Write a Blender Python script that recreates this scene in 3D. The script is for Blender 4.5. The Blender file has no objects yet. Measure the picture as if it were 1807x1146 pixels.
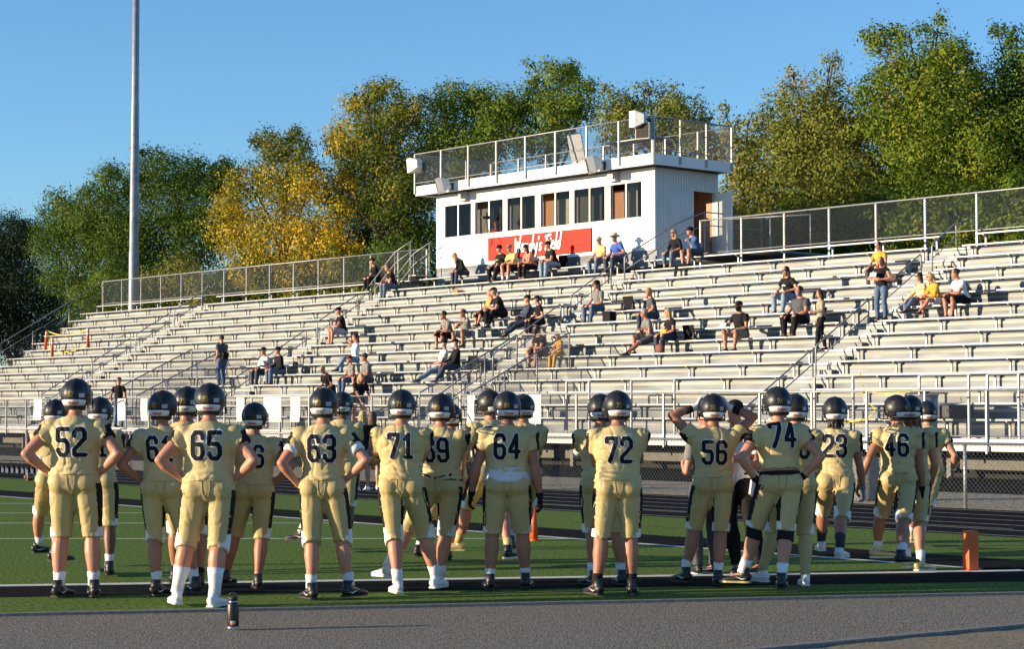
import bpy, math, random
import numpy as np
from mathutils import Vector, Matrix, noise
from mathutils.bvhtree import BVHTree
random.seed(7)
S = bpy.context.scene
COL = S.collection
R = math.radians
# ---------------------------------------------------------------- camera, world, sun, exposure
F, HC = 3400.0, 1.6                      # focal length in photo pixels, eye height
PITCH = math.atan(152 / F)
cam = bpy.data.objects.new('camera', bpy.data.cameras.new('camera'))
COL.objects.link(cam); S.camera = cam
cam.location = (0, 0, HC); cam.rotation_euler = (R(90) + PITCH, 0, 0)
cam.data.sensor_width = 36; cam.data.lens = F * 36 / 1807
cam.data.clip_start = .1; cam.data.clip_end = 3000
SUN_EL, SUN_AZ = R(9.5), R(12)           # azimuth: from the left, this far towards the camera side
to_sun = Vector((-math.cos(SUN_AZ) * math.cos(SUN_EL), -math.sin(SUN_AZ) * math.cos(SUN_EL), math.sin(SUN_EL)))
w = bpy.data.worlds.new('World'); S.world = w; w.use_nodes = True
sky = w.node_tree.nodes.new('ShaderNodeTexSky'); sky.sky_type = 'NISHITA'; sky.sun_disc = False
sky.sun_elevation = SUN_EL; sky.sun_rotation = math.atan2(to_sun.x, to_sun.y)
sky.air_density = 1.0; sky.dust_density = 0.05; sky.ozone_density = 4.6
bg = w.node_tree.nodes['Background']; bg.inputs[1].default_value = .135
w.node_tree.links.new(sky.outputs[0], bg.inputs[0])
sun = bpy.data.objects.new('sun', bpy.data.lights.new('sun', 'SUN')); COL.objects.link(sun)
sun.data.energy = 5.0; sun.data.angle = R(.5); sun.data.color = (1, .79, .53)
sun.rotation_euler = to_sun.to_track_quat('Z', 'Y').to_euler(); sun.location = (-30, -10, 20)
S.view_settings.view_transform = 'Standard'; S.view_settings.look = 'None'
S.view_settings.exposure = .9; S.view_settings.gamma = 1

# ---------------------------------------------------------------- measuring helpers
AN = math.atan(2943 / F); sA, cA = math.sin(AN), math.cos(AN)
GROT = AN - R(90)                        # stand frame: x along the stand (right), v into the stand
def G(x, v, z=0): return Vector((x * sA + v * cA, -x * cA + v * sA, z))
def ray(px, py):
    x = (px - 903.5) / F; y = (573 - py) / F
    return Vector((x, math.cos(PITCH) - y * math.sin(PITCH), math.sin(PITCH) + y * math.cos(PITCH)))
def gnd(px, py, z=0.0):
    r = ray(px, py); t = (z - HC) / r.z
    return Vector((r.x * t, r.y * t, z))
def onv(px, py, v):                      # point at depth v of the stand frame -> (x, z)
    r = ray(px, py); t = v / (r.x * cA + r.y * sA)
    X, Y = r.x * t, r.y * t
    return X * sA - Y * cA, HC + r.z * t
def gx(px, v, py=600): return onv(px, py, v)[0]
def proj(P):
    d = P[1] * math.cos(PITCH) + (P[2] - HC) * math.sin(PITCH)
    return 903.5 + F * P[0] / d, 573 - F * (-P[1] * math.sin(PITCH) + (P[2] - HC) * math.cos(PITCH)) / d

# ---------------------------------------------------------------- materials
MATS = {}
def mat(name, col, rough=.6, metal=0.0, var=.12, scale=8.0, bump=0.0, bscale=40.0, col2=None, stretch=None, spec=.5, detail=4.0, trans=0.0, lo=.35, hi=.65):
    if name in MATS: return MATS[name]
    m = bpy.data.materials.new(name); m.use_nodes = True; MATS[name] = m
    nt = m.node_tree; N = nt.nodes; L = nt.links; p = N['Principled BSDF']
    p.inputs['Roughness'].default_value = rough; p.inputs['Metallic'].default_value = metal
    p.inputs['Specular IOR Level'].default_value = spec
    tc = N.new('ShaderNodeTexCoord'); src = tc.outputs['Object']
    if stretch:
        mp = N.new('ShaderNodeMapping'); mp.inputs['Scale'].default_value = stretch; L.new(src, mp.inputs[0]); src = mp.outputs[0]
    nz = N.new('ShaderNodeTexNoise'); nz.inputs['Scale'].default_value = scale; nz.inputs['Detail'].default_value = detail
    L.new(src, nz.inputs['Vector'])
    rp = N.new('ShaderNodeValToRGB'); rp.color_ramp.elements[0].position = lo; rp.color_ramp.elements[1].position = hi
    c1 = [max(0, x * (1 - var)) for x in col]; c2 = list(col2) if col2 else [min(1, x * (1 + var)) for x in col]
    rp.color_ramp.elements[0].color = (*c1, 1); rp.color_ramp.elements[1].color = (*c2, 1)
    L.new(nz.outputs['Fac'], rp.inputs[0]); L.new(rp.outputs[0], p.inputs['Base Color'])
    if bump:
        nb = N.new('ShaderNodeTexNoise'); nb.inputs['Scale'].default_value = bscale; nb.inputs['Detail'].default_value = 3
        L.new(src, nb.inputs['Vector'])
        bp = N.new('ShaderNodeBump'); bp.inputs['Strength'].default_value = bump; bp.inputs['Distance'].default_value = .02
        L.new(nb.outputs['Fac'], bp.inputs['Height']); L.new(bp.outputs[0], p.inputs['Normal'])
    if trans: p.inputs['Transmission Weight'].default_value = trans
    return m
GOLD = mat('gold_fabric', (.54, .425, .195), .62, var=.07, scale=3, bump=.16, bscale=16)
PGOLD = mat('gold_pants_fabric', (.485, .38, .165), .58, var=.06, scale=3, bump=.10, bscale=9)
BLK = mat('black_fabric', (.014, .014, .016), .8, bump=.2, bscale=20, spec=.15)
WHT = mat('white_fabric', (.74, .74, .74), .7, bump=.15, bscale=20)
ALU = mat('aluminium', (.34, .345, .35), .5, .4, var=.12, scale=3, bump=.06, bscale=30)
GALV = mat('galvanised_steel', (.30, .31, .32), .5, .45, var=.14, scale=6)
WIRE = mat('galvanised_wire', (.25, .255, .25), .6, .2)
ROCK = mat('black_rubber', (.02, .02, .02), .6)

# ---------------------------------------------------------------- mesh collector
class M:
    def __init__(s): s.v = []; s.f = []; s.m = []; s.k = 0
    def add(s, vs, fs):
        o = len(s.v); s.v += [Vector(a) for a in vs]
        for f in fs: s.f.append([i + o for i in f]); s.m.append(s.k)
        return s
    def box(s, x0, x1, y0, y1, z0, z1):
        v = [(x, y, z) for x in (x0, x1) for y in (y0, y1) for z in (z0, z1)]
        return s.add(v, [(0, 1, 3, 2), (4, 6, 7, 5), (0, 4, 5, 1), (2, 3, 7, 6), (0, 2, 6, 4), (1, 5, 7, 3)])
    def obox(s, c, ax, ay, az, hx, hy, hz):
        c = Vector(c); ax, ay, az = Vector(ax), Vector(ay), Vector(az)
        v = [c + ax * hx * a + ay * hy * b + az * hz * d for a in (-1, 1) for b in (-1, 1) for d in (-1, 1)]
        return s.add(v, [(0, 1, 3, 2), (4, 6, 7, 5), (0, 4, 5, 1), (2, 3, 7, 6), (0, 2, 6, 4), (1, 5, 7, 3)])
    def prism(s, pts, z0, z1):
        n = len(pts); v = [(p[0], p[1], z0) for p in pts] + [(p[0], p[1], z1) for p in pts]
        return s.add(v, [tuple(range(n))[::-1], tuple(range(n, 2 * n))] + [(i, (i + 1) % n, n + (i + 1) % n, n + i) for i in range(n)])
    def tube(s, pts, rads, n=10, xdir=None, caps=True):
        pts = [Vector(p) for p in pts]; K = len(pts)
        if not isinstance(rads, (list, tuple)): rads = [rads] * K
        vs = []; px = Vector(xdir) if xdir is not None else None
        for i, p in enumerate(pts):
            t = (pts[min(i + 1, K - 1)] - pts[max(i - 1, 0)])
            t = t.normalized() if t.length > 1e-9 else Vector((0, 0, 1))
            if px is None: px = t.orthogonal()
            x = px - t * px.dot(t)
            if x.length < 1e-4: x = t.orthogonal()
            x.normalize(); y = t.cross(x)
            if xdir is None: px = x
            r = rads[i]; rx, ry = r if isinstance(r, (tuple, list)) else (r, r)
            for j in range(n):
                a = 2 * math.pi * j / n
                vs.append(p + x * (rx * math.cos(a)) + y * (ry * math.sin(a)))
        fs = [(i * n + j, i * n + (j + 1) % n, (i + 1) * n + (j + 1) % n, (i + 1) * n + j) for i in range(K - 1) for j in range(n)]
        if caps: fs += [tuple(range(n))[::-1], tuple(range((K - 1) * n, K * n))]
        return s.add(vs, fs)
    def ell(s, c, r, ax=None, n=14, h=8):
        c = Vector(c); ax = ax or (Vector((1, 0, 0)), Vector((0, 1, 0)), Vector((0, 0, 1)))
        if not isinstance(r, (tuple, list)): r = (r, r, r)
        vs = []
        for i in range(1, h):
            th = math.pi * i / h
            for j in range(n):
                a = 2 * math.pi * j / n
                vs.append(c + ax[0] * (r[0] * math.sin(th) * math.cos(a)) + ax[1] * (r[1] * math.sin(th) * math.sin(a)) + ax[2] * (-r[2] * math.cos(th)))
        b = len(vs); vs += [c - ax[2] * r[2], c + ax[2] * r[2]]
        fs = [(i * n + j, i * n + (j + 1) % n, (i + 1) * n + (j + 1) % n, (i + 1) * n + j) for i in range(h - 2) for j in range(n)]
        fs += [(b, (j + 1) % n, j) for j in range(n)] + [(b + 1, (h - 2) * n + j, (h - 2) * n + (j + 1) % n) for j in range(n)]
        return s.add(vs, fs)
    def build(s, name, mats, parent=None, o=(0, 0, 0), smooth=False, **tags):
        me = bpy.data.meshes.new(name); o = Vector(o)
        me.from_pydata([v - o for v in s.v], [], s.f)
        if not isinstance(mats, (list, tuple)): mats = [mats]
        for a in mats: me.materials.append(a)
        if len(mats) > 1: me.polygons.foreach_set('material_index', s.m)
        if smooth: me.polygons.foreach_set('use_smooth', [True] * len(me.polygons))
        ob = bpy.data.objects.new(name, me); COL.objects.link(ob)
        if parent is not None: ob.parent = parent
        tag(ob, **tags); return ob
def tag(o, label=None, cat=None, group=None, kind=None):
    if label: o['label'] = label
    if cat: o['category'] = cat
    if group: o['group'] = group
    if kind: o['kind'] = kind
    return o
def empty(name, loc, rz=0, **t):
    o = bpy.data.objects.new(name, None); COL.objects.link(o); o.location = loc; o.rotation_euler = (0, 0, rz)
    o.empty_display_size = .2
    return tag(o, **t)
def gthing(name, x, v, z, **t):           # an Empty standing in the stand frame; parts use M(..., o=(x,v,z))
    return empty(name, G(x, v, z), GROT, **t)
def struct(m, name, mt): return m.build(name, mt, kind='structure')

# ---------------------------------------------------------------- ground
g_soil = mat('dry_ground', (.16, .13, .075), .95, var=.3, scale=3, bump=.6, bscale=30)
b = M(); b.add([(-400, -60, -.05), (400, -60, -.05), (400, 900, -.05), (-400, 900, -.05)], [(0, 1, 2, 3)])
struct(b, 'ground', mat('rough_grass', (.07, .10, .025), .95, var=.3, scale=.5, col2=(.12, .12, .04)))
def P2(px, py): p = gnd(px, py); return (p.x, p.y)
def line_pt(a, b_, t): return (a[0] + (b_[0] - a[0]) * t, a[1] + (b_[1] - a[1]) * t)
ea, eb = P2(0, 1085), P2(1807, 1047)      # front edge of the turf
def ext(a, b_, l, r):                     # a..b extended l metres left, r metres right
    d = Vector((b_[0] - a[0], b_[1] - a[1])).normalized()
    return (a[0] - d.x * l, a[1] - d.y * l), (b_[0] + d.x * r, b_[1] + d.y * r)
E0, E1 = ext(ea, eb, 60, 8)
def gflat(x, v): p = G(x, v); return (p.x, p.y)
turf_mat = mat('artificial_turf', (.044, .105, .014), .9, var=.3, scale=28, bump=1.0, bscale=110, col2=(.20, .30, .065), spec=.08, detail=7)
def sheet(pts, z, name, mt, kind='structure'):
    m = M(); m.add([(p[0], p[1], z) for p in pts], [tuple(range(len(pts)))]); return m.build(name, mt, kind=kind)
VT, VF = 20.75, 26.2                      # inner and outer edge of the running track (stand depth)
sheet([E0, E1, gflat(-5, VT), gflat(-140, VT)], 0.0, 'turf', turf_mat)
# asphalt apron in the foreground
asph = mat('asphalt', (.125, .112, .091), .92, var=.5, scale=70, bump=1.0, bscale=90, col2=(.49, .45, .37), detail=3, lo=.42, hi=.68, spec=.2)
sheet([(-60, 3), (30, 3), (E1[0] + 20, E1[1] + 2), E1, E0], -.012, 'apron', asph)
lip = M()
d = Vector((E1[0] - E0[0], E1[1] - E0[1])).normalized(); nrm = Vector((-d.y, d.x))
def strip(a, b_, w0, w1): # offset sheet polygon along the front edge
    return [(a[0] + nrm.x * w0, a[1] + nrm.y * w0), (b_[0] + nrm.x * w0, b_[1] + nrm.y * w0), (b_[0] + nrm.x * w1, b_[1] + nrm.y * w1), (a[0] + nrm.x * w1, a[1] + nrm.y * w1)]
conc = mat('concrete', (.20, .19, .175), .9, var=.2, scale=20, bump=.3)
lip.prism(strip(E0, E1, -.07, 0), -.03, .012); struct(lip, 'kerb_strip', conc)
ca, cb = P2(1420, 1142), P2(1807, 1106)
C0, C1 = ext(ca, cb, 4, 8)
cd = Vector((C1[0] - C0[0], C1[1] - C0[1])).normalized(); cn = Vector((-cd.y, cd.x))
kb = M(); kb.prism([C0, C1, (C1[0] + cn.x * .09, C1[1] + cn.y * .09), (C0[0] + cn.x * .09, C0[1] + cn.y * .09)], -.03, .015)
struct(kb, 'sandpit_kerb', conc)
sand = M(); n = 70
d0 = -cn
for i in range(n + 1):
    for j in range(41):
        t = i / n * 12; q = j / 40 * 4
        x = C0[0] + cd.x * t + d0.x * q; y = C0[1] + cd.y * t + d0.y * q
        sand.v.append(Vector((x, y, -.002 + .012 * noise.noise(Vector((x * 3, y * 3, 0))) + .006 * noise.noise(Vector((x * 11, y * 11, 2))) - .004)))
for i in range(n):
    for j in range(40): a = i * 41 + j; sand.f.append((a, a + 1, a + 42, a + 41)); sand.m.append(0)
sand.build('sand', mat('sand', (.20, .16, .095), .95, var=.35, scale=30, bump=.8, bscale=90, col2=(.30, .25, .16)), kind='structure', smooth=True)
# field paint
paint_w = mat('white_field_paint', (.62, .64, .60), .85, var=.25, scale=60, bump=.6, bscale=160)
paint_k = mat('black_field_paint', (.012, .013, .013), .95, var=.3, scale=60, bump=.8, bscale=160, spec=.05)
VS = 16.25                                # stand depth of the far line through the pylon
pyl = gnd(1713, 1008)
g0, g1 = P2(0, 1037), P2(1771, 1010.5)
H0, H1 = ext(g0, g1, 14, .25)
gd = Vector((H1[0] - H0[0], H1[1] - H0[1])).normalized(); gn = Vector((-gd.y, gd.x))
def band(a, b_, nn, w0, w1): return [(a[0] + nn.x * w0, a[1] + nn.y * w0), (b_[0] + nn.x * w0, b_[1] + nn.y * w0), (b_[0] + nn.x * w1, b_[1] + nn.y * w1), (a[0] + nn.x * w1, a[1] + nn.y * w1)]
K1 = (H1[0] + gd.x * 3.2, H1[1] + gd.y * 3.2)
sheet(band(H0, K1, gn, -1.0, -.02), .004, 'black_line_near', paint_k)
sheet(band(H0, H1, gn, -.02, .17), .008, 'goal_line', paint_w)
xq = -11.55
sheet([gflat(-90, VS + .12), gflat(xq + 2.6, VS + .12), gflat(xq + 2.9, VS + 1.35), gflat(-90, VS + 1.35)], .004, 'black_line_far', paint_k)
sheet([gflat(-90, VS), gflat(xq - .1, VS), gflat(xq - .1, VS + .12), gflat(-90, VS + .12)], .008, 'side_line', paint_w)
sheet([(pyl.x + .02, pyl.y - .75), (pyl.x + 3.0, pyl.y - .2), gflat(xq + 2.6, VS + .12), (pyl.x + .0, pyl.y + .25)], .0065, 'black_corner', paint_k)
for py, xe in ((952.5, -.3), (925, .8), (907, 1.6), (890, 2.6)):
    Y = gnd(500, py).y; xe = (VS - sA * Y) / cA
    sheet([(-30, Y), (xe, Y), (xe, Y + .10), (-30, Y + .10)], .0055, 'yard_line', paint_w)
rust = mat('faded_orange_line', (.13, .10, .02), .9, var=.4, scale=30)
sheet([gflat(-80, 13.3), gflat(-12.9, 13.3), gflat(-12.9, 13.38), gflat(-80, 13.38)], .0045, 'orange_line_near', rust)
sheet([gflat(-80, 18.9), gflat(-5, 18.9), gflat(-5, 18.98), gflat(-80, 18.98)], .0045, 'orange_line_far', rust)
# running track
sheet([gflat(-140, VT), gflat(10, VT), gflat(10, VF - .05), gflat(-140, VF - .05)], .006, 'running_track', mat('track_surface', (.013, .013, .014), .95, var=.3, scale=40, bump=.4, bscale=120, spec=.04))
tl = M()
for k in range(6):
    v = VT + .05 + k * .98; w_ = .05
    tl.add([G(-140, v, .011), G(10, v, .011), G(10, v + w_, .011), G(-140, v + w_, .011)], [(0, 1, 2, 3)])
struct(tl, 'lane_lines', mat('lane_paint', (.42, .42, .40), .8, var=.3, scale=10))
ex = M(); ex.add([G(-26, 21.9, .0125), G(-15.2, 22.0, .0125), G(-15.2, 22.07, .0125), G(-26, 21.97, .0125)], [(0, 1, 2, 3)])
struct(ex, 'exchange_mark', mat('tan_paint', (.30, .25, .16), .8))
sheet([gflat(-140, VF - .05), gflat(10, VF - .05), gflat(10, 31.2), gflat(-140, 31.2)], .003, 'gravel_strip', mat('gravel', (.20, .17, .10), .95, var=.45, scale=9, bump=1, bscale=50, col2=(.52, .44, .27), detail=8))
sheet([gflat(-140, 31.2), gflat(10, 31.2), gflat(10, 50), gflat(-140, 50)], .0, 'walkway', mat('walkway_asphalt', (.014, .014, .014), .95, var=.3, scale=4, bump=.4, spec=.02))
# ---------------------------------------------------------------- chain link
def mesh_panel(m, fx, p0, p1, h0, h1, pitch=.075, r=.0026):
    """diagonal wires between bottom edge p0->p1 and top edge raised by h0..h1; points are Vectors"""
    L = (p1 - p0).length; ux = (p1 - p0) / L; up = Vector((0, 0, 1)); nn = ux.cross(up).normalized()
    hb = lambda t: h0 + (h1 - h0) * t / L
    H = max(abs(h0), abs(h1))
    for sgn in (1, -1):
        k = -H if sgn > 0 else 0
        while k < L + (0 if sgn > 0 else H):
            a, e = k, k + sgn * H          # x at the bottom, x at the top
            lo, hi = 0.0, 1.0
            if sgn > 0: lo = max(0, -a / H); hi = min(1, (L - a) / H)
            else: lo = max(0, (a - L) / H); hi = min(1, a / H)
            hh = hb(max(0, min(L, a + sgn * H * hi)))
            hi = min(hi, hh / H)
            if hi - lo > .02:
                A = p0 + ux * (a + sgn * H * lo) + up * (H * lo); B = p0 + ux * (a + sgn * H * hi) + up * (H * hi)
                off = nn * (.003 * sgn); m.tube([A + off, B + off], r, n=3, xdir=nn, caps=False)
            k += pitch
def fence(name, x0, x1, v, z0, z1, step, label, cat='fence', mid=None, posts_from=None, wire_r=.0026, pitch=.075, post_r=.03, rail_r=.024, root=None, bottom=True, postn='fence_post'):
    O = (x0, v, z0)
    r = root or gthing(name, x0, v, z0, label=label, cat=cat)
    m = M(); m.tube([(x0, v, z1), (x1, v, z1)], rail_r, 8)
    m.build('top_rail', GALV, r, O, True)
    if bottom: M().tube([(x0, v, z0 + .06), (x1, v, z0 + .06)], rail_r * .7, 6).build('bottom_rail', GALV, r, O, True)
    w_ = M(); mesh_panel(w_, None, Vector((x0, v, z0 + .05)), Vector((x1, v, z0 + .05)), z1 - z0 - .06, z1 - z0 - .06, pitch, wire_r)
    w_.build('chain_link_mesh', WIRE, r, O)
    n = max(1, round((x1 - x0) / step))
    pz = posts_from if posts_from is not None else z0
    for i in range(n + 1):
        x = x0 + (x1 - x0) * i / n
        M().tube([(x, v + .03, pz), (x, v + .03, z1)], post_r, 8).build(postn, GALV, r, O, True)
    return r
fence('chain_link_fence', -100, -16, VF, 0, 1.06, 3.0, 'low chain link fence with galvanised posts running along the far side of the running track', pitch=.085, wire_r=.003, bottom=False)


# ---------------------------------------------------------------- grandstand
W_, RZ, V0, T0 = .65, .385, 38.0, .97
XL, XR = -86.3, -19.0
AISLES = (-75.4, -61.7, -47.9, -34.2)
secs = []; a = XL
for q in AISLES: secs.append((a, q - .62)); a = q + .62
secs.append((a, XR))
def tv(i): return V0 + W_ * i
def tz(i): return T0 + RZ * i
GO = (-52.0, 38.0, 0.0)
stand = gthing('grandstand', *GO, label='wide aluminium bleacher grandstand of rows of benches climbing up to the press box', cat='grandstand')
plank = mat('bench_plank', (.32, .335, .35), .5, .25, var=.14, scale=2.5, stretch=(.3, 3, 3))
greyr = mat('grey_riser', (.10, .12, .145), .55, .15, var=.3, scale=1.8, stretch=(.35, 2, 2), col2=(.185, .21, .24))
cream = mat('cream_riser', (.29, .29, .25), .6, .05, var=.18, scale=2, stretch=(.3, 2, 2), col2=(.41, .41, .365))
# stair openings through the lowest rows
HOLES = [(-66.9, -64.3), (-47.0, -44.5)]
HR = 0
def cut(x0, x1, i):
    out = [(x0, x1)]
    if i < HR:
        for h0, h1 in HOLES:
            nx = []
            for a_, b_ in out:
                if h1 <= a_ or h0 >= b_: nx.append((a_, b_))
                else:
                    if a_ < h0: nx.append((a_, h0))
                    if b_ > h1: nx.append((h1, b_))
            out = nx
    return out
for i in range(15):
    v, z, t = tv(i), tz(i) + .43, tz(i)
    for (x0, x1) in secs:
        m = M()
        xx0 = x0 + (0 if x0 != XL else (.45 if i % 3 == 2 else 0))
        for a_, b_ in cut(xx0, x1, i):
            m.box(a_, b_, v - .13, v + .12, z - .042, z)
        if m.v: m.build('bench', plank, stand, GO)
    m = M()
    f0 = v - .45
    for a_, b_ in cut(XL, XR, i):
        m.box(a_, b_, f0, v + .17, t - .045, t)
    m.build('footboard', plank, stand, GO)
    if i < 14:
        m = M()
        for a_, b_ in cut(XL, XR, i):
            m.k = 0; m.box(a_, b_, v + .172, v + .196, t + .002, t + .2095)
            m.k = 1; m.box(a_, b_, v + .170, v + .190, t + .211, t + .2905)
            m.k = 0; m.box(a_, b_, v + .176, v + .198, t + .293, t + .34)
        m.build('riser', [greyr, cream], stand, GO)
m = M(); m.box(XL, XR, 36.45, 37.53, .915, .958); m.box(XL, XR, 36.43, 36.449, .80, .95); m.build('front_walkway', plank, stand, GO)
m = M(); m.box(XL, XR, 36.47, 36.53, .68, .795); m.build('front_beam', ALU, stand, GO)
# brackets
br = []
for i in range(15):
    v, t = tv(i), tz(i)
    for (x0, x1) in secs:
        for a_, b_ in cut(x0, x1, i):
            n = max(1, round((b_ - a_ - .5) / 1.85)); 
            if b_ - a_ < 1: continue
            for k in range(n + 1):
                br.append((i, a_ + .25 + (b_ - a_ - .5) * k / n))
def bracket(m, i, x):
    v, t = tv(i), tz(i)
    m.box(x - .022, x + .022, v + .02, v + .07, t + .001, t + .375)
    m.add([(x - .02, v - .11, t + .387), (x + .02, v - .11, t + .387), (x + .02, v + .015, t + .387), (x - .02, v + .015, t + .387), (x - .02, v - .11, t + .365), (x + .02, v - .11, t + .365), (x + .02, v + .015, t + .29), (x - .02, v + .015, t + .29)],
          [(0, 1, 2, 3), (4, 7, 6, 5), (0, 4, 5, 1), (1, 5, 6, 2), (2, 6, 7, 3), (3, 7, 4, 0)])
br.sort(key=lambda q: (G(q[1], tv(q[0]), tz(q[0])) - Vector((0, 0, 1.6))).length)
vis = [q for q in br if -100 < proj(G(q[1], tv(q[0]), tz(q[0])))[0] < 1900]
rest = M()
for k, q in enumerate(vis):
    if k < 100: m = M(); bracket(m, *q); m.build('bench_bracket', ALU, stand, GO)
    else: bracket(rest, *q)
rest.build('bench_bracket', ALU, stand, GO, kind='stuff')
# aisle half steps
for q in AISLES:
    m = M()
    for i in range(14):
        m.box(q - .5, q + .5, tv(i) - .02, tv(i) + .168, tz(i) + .001, tz(i) + .19)
    m.build('aisle_steps', greyr, stand, GO)
# handrails in the aisles
def pipe(m, pts, r=.022, bend=.12):
    pts = [Vector(p) for p in pts]; out = [pts[0]]
    for i in range(1, len(pts) - 1):
        a_, p, c_ = pts[i - 1], pts[i], pts[i + 1]
        d1 = (a_ - p).normalized(); d2 = (c_ - p).normalized(); bb = min(bend, (a_ - p).length * .45, (c_ - p).length * .45)
        A, C = p + d1 * bb, p + d2 * bb
        for t in (0, .25, .5, .75, 1): out.append(A * (1 - t) ** 2 + p * (2 * t * (1 - t)) + C * t * t)
    out.append(pts[-1]); m.tube(out, r, 8)
RZR = {-75.4: [(1, 4), (4.7, 7.6), (8, 10.6), (11, 13.2)], -61.7: [(0, 3.4), (4.2, 7.4), (8.2, 11.2)], -47.9: [(0, 3.2), (4, 8.6), (9.3, 12.2)], -34.2: [(-1, 3.6), (3.8, 7.3), (8, 11), (11.8, 13.6)]}
for q, rs in RZR.items():
    for a_, b_ in rs:
        m = M(); x = q + .05
        va, vb = tv(a_), tv(b_); za, zb = max(.96, tz(math.floor(a_))), tz(math.floor(b_))
        sl = RZ / W_; top_a = T0 + RZ * a_ + .92; top_b = T0 + RZ * b_ + .92
        pipe(m, [(x, va, za), (x, va, top_a), (x, vb, top_b), (x, vb, zb)], .024)
        m.tube([(x, va, top_a - .42), (x, vb, top_b - .42)], .019, 8)
        m.build('handrail', GALV, stand, GO, True)
# front guard rail of the walkway
def guard(x0, x1):
    r = M(); r.tube([(x0, 36.46, 2.06), (x1, 36.46, 2.06)], .024, 8); r.tube([(x0, 36.46, 1.02), (x1, 36.46, 1.02)], .016, 6); r.build('guard_rail', GALV, stand, GO, True)
    m = M(); mesh_panel(m, None, Vector((x0, 36.44, 1.03)), Vector((x1, 36.44, 1.03)), 1.02, 1.02, .075, .0026); m.build('guard_mesh', WIRE, stand, GO)
    n = round((x1 - x0) / 1.72)
    for i in range(n + 1):
        x = x0 + (x1 - x0) * i / n
        M().box(x - .022, x + .022, 36.38, 36.43, .62, 2.04).build('guard_post', ALU, stand, GO)
guard(XL, -67.0); guard(-64.2, -47.1); guard(-44.4, XR)
# short tube rails standing on the walkway, behind the guard
for px0, px1 in ((1003, 1043), (1117, 1193), (1440, 1508), (1625, 1712), (1745, 1800)):
    a_, b_ = gx(px0, 37.4), gx(px1, 37.4); m = M()
    m.box(a_ - .022, a_ + .022, 37.30, 37.36, .96, 2.42); m.box(b_ - .022, b_ + .022, 37.30, 37.36, .96, 2.42)
    m.tube([(a_, 37.33, 2.44), (b_ + .06, 37.33, 2.44)], .022, 8); m.build('walkway_rail', ALU, stand, GO)
# stair openings with sloping mesh guards and flights down to the ground
for h0, h1 in HOLES:
    for x in (h0, h1):
        m = M(); va, vb = 36.9, tv(5) - .35
        za, zb = 1.15, 3.05
        pipe(m, [(x, va, .2), (x, va, za + 1.0), (x, vb, zb + 1.0), (x, vb, zb - .35)], .026, .05)
        m.build('stair_rail', GALV, stand, GO, True)
        m = M(); n = 40
        for k in range(-16, 60):
            v_a = va + k * .09; 
            for sg in (1, -1):
                pts = []
                for tt in np.linspace(0, 1, 9):
                    vv = v_a + sg * tt * 1.15 + (0 if sg > 0 else 1.15); zz = za + (zb - za) * (vv - va) / (vb - va) - .28 + tt * 1.25
                    if va <= vv <= vb: pts.append(Vector((x + .003 * sg, vv, zz)))
                if len(pts) > 1: m.tube([pts[0], pts[-1]], .0045, 3, caps=False)
        m.build('stair_mesh', WIRE, stand, GO)
        for t in (.33, .66):
            vv = va + (vb - va) * t; z = za + (zb - za) * t
            M().tube([(x, vv, z - .4), (x, vv, z + 1.0)], .024, 8).build('stair_post', GALV, stand, GO, True)
    vb = tv(5) - .35
    m = M(); m.tube([(h0, vb, 4.04), (h1, vb, 4.04)], .024, 8); mesh_panel(m, None, Vector((h0, vb, 2.9)), Vector((h1, vb, 2.9)), 1.12, 1.12, .08, .0028); m.build('landing_guard', GALV, stand, GO)
    m = M()
    for k in range(9): m.box(h0 + .06, h1 - .06, 36.0 - 2.4 + k * .33, 36.0 - 2.4 + k * .33 + .31, .04 + .105 * k, .08 + .105 * k)
    m.build('stair_flight', ALU, stand, GO)
    for x in (h0, h1):
        m = M(); pipe(m, [(x, 33.7, 0), (x, 33.7, 1.0), (x, 36.4, 2.0), (x, 36.4, .9)], .024, .06); m.build('stair_rail', GALV, stand, GO, True)
# under the stand: columns and braces
m = M()
for k in range(26):
    x = XL + 1 + k * 2.62
    for i, v in enumerate((37.6, 41.2, 45.4)):
        m.box(x - .06, x + .06, v - .06, v + .06, 0, (T0 + (v - 38) * RZ / W_) - .12)
    m.tube([(x, 37.6, .1), (x, 45.4, 4.9)], .04, 6)
m.build('substructure', mat('dark_steel', (.10, .10, .10), .6, .4), stand, GO)
for k in range(24):
    x = XL + 2.3 + k * 2.75
    M().box(x - 1.2, x + 1.05, 37.7, 37.95, .22, .50).build('ballast_block', mat('pale_block', (.13, .125, .11), .8, bump=.2), stand, GO)
m = M(); m.box(XL, XR, 38.3, 38.32, 0, .9); m.build('under_stand_shade', mat('under_stand_black', (.012, .012, .012), .9), stand, GO)  # near-black sheet stands in for the shade under the stand
# end wall rails on the left
m = M()
x = XL - .12
pipe(m, [(x, 47.6, 6.8), (x, 47.6, 8.05), (x, 38.0, 2.36), (x, 36.6, 2.1)], .026, .05)
m.tube([(x, 47.6, 7.62), (x, 38.0, 1.93)], .02, 8)
for i in (0, 3, 6, 9, 12): m.tube([(x, tv(i), tz(i) - .1), (x, tv(i), tz(i) + 1.06)], .026, 8)
m.build('end_handrail', GALV, stand, GO, True)
m = M()
for k in range(90):
    for sg in (1, -1):
        v_a = 37 + k * .12
        m.tube([Vector((x + .01 * sg, v_a, T0 + (v_a - 38) * .592 - .1)), Vector((x + .01 * sg, v_a + .9 * sg, T0 + (v_a + .9 * sg - 38) * .592 + .85))], .003, 3, caps=False)
m.build('end_mesh', WIRE, stand, GO)
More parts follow.
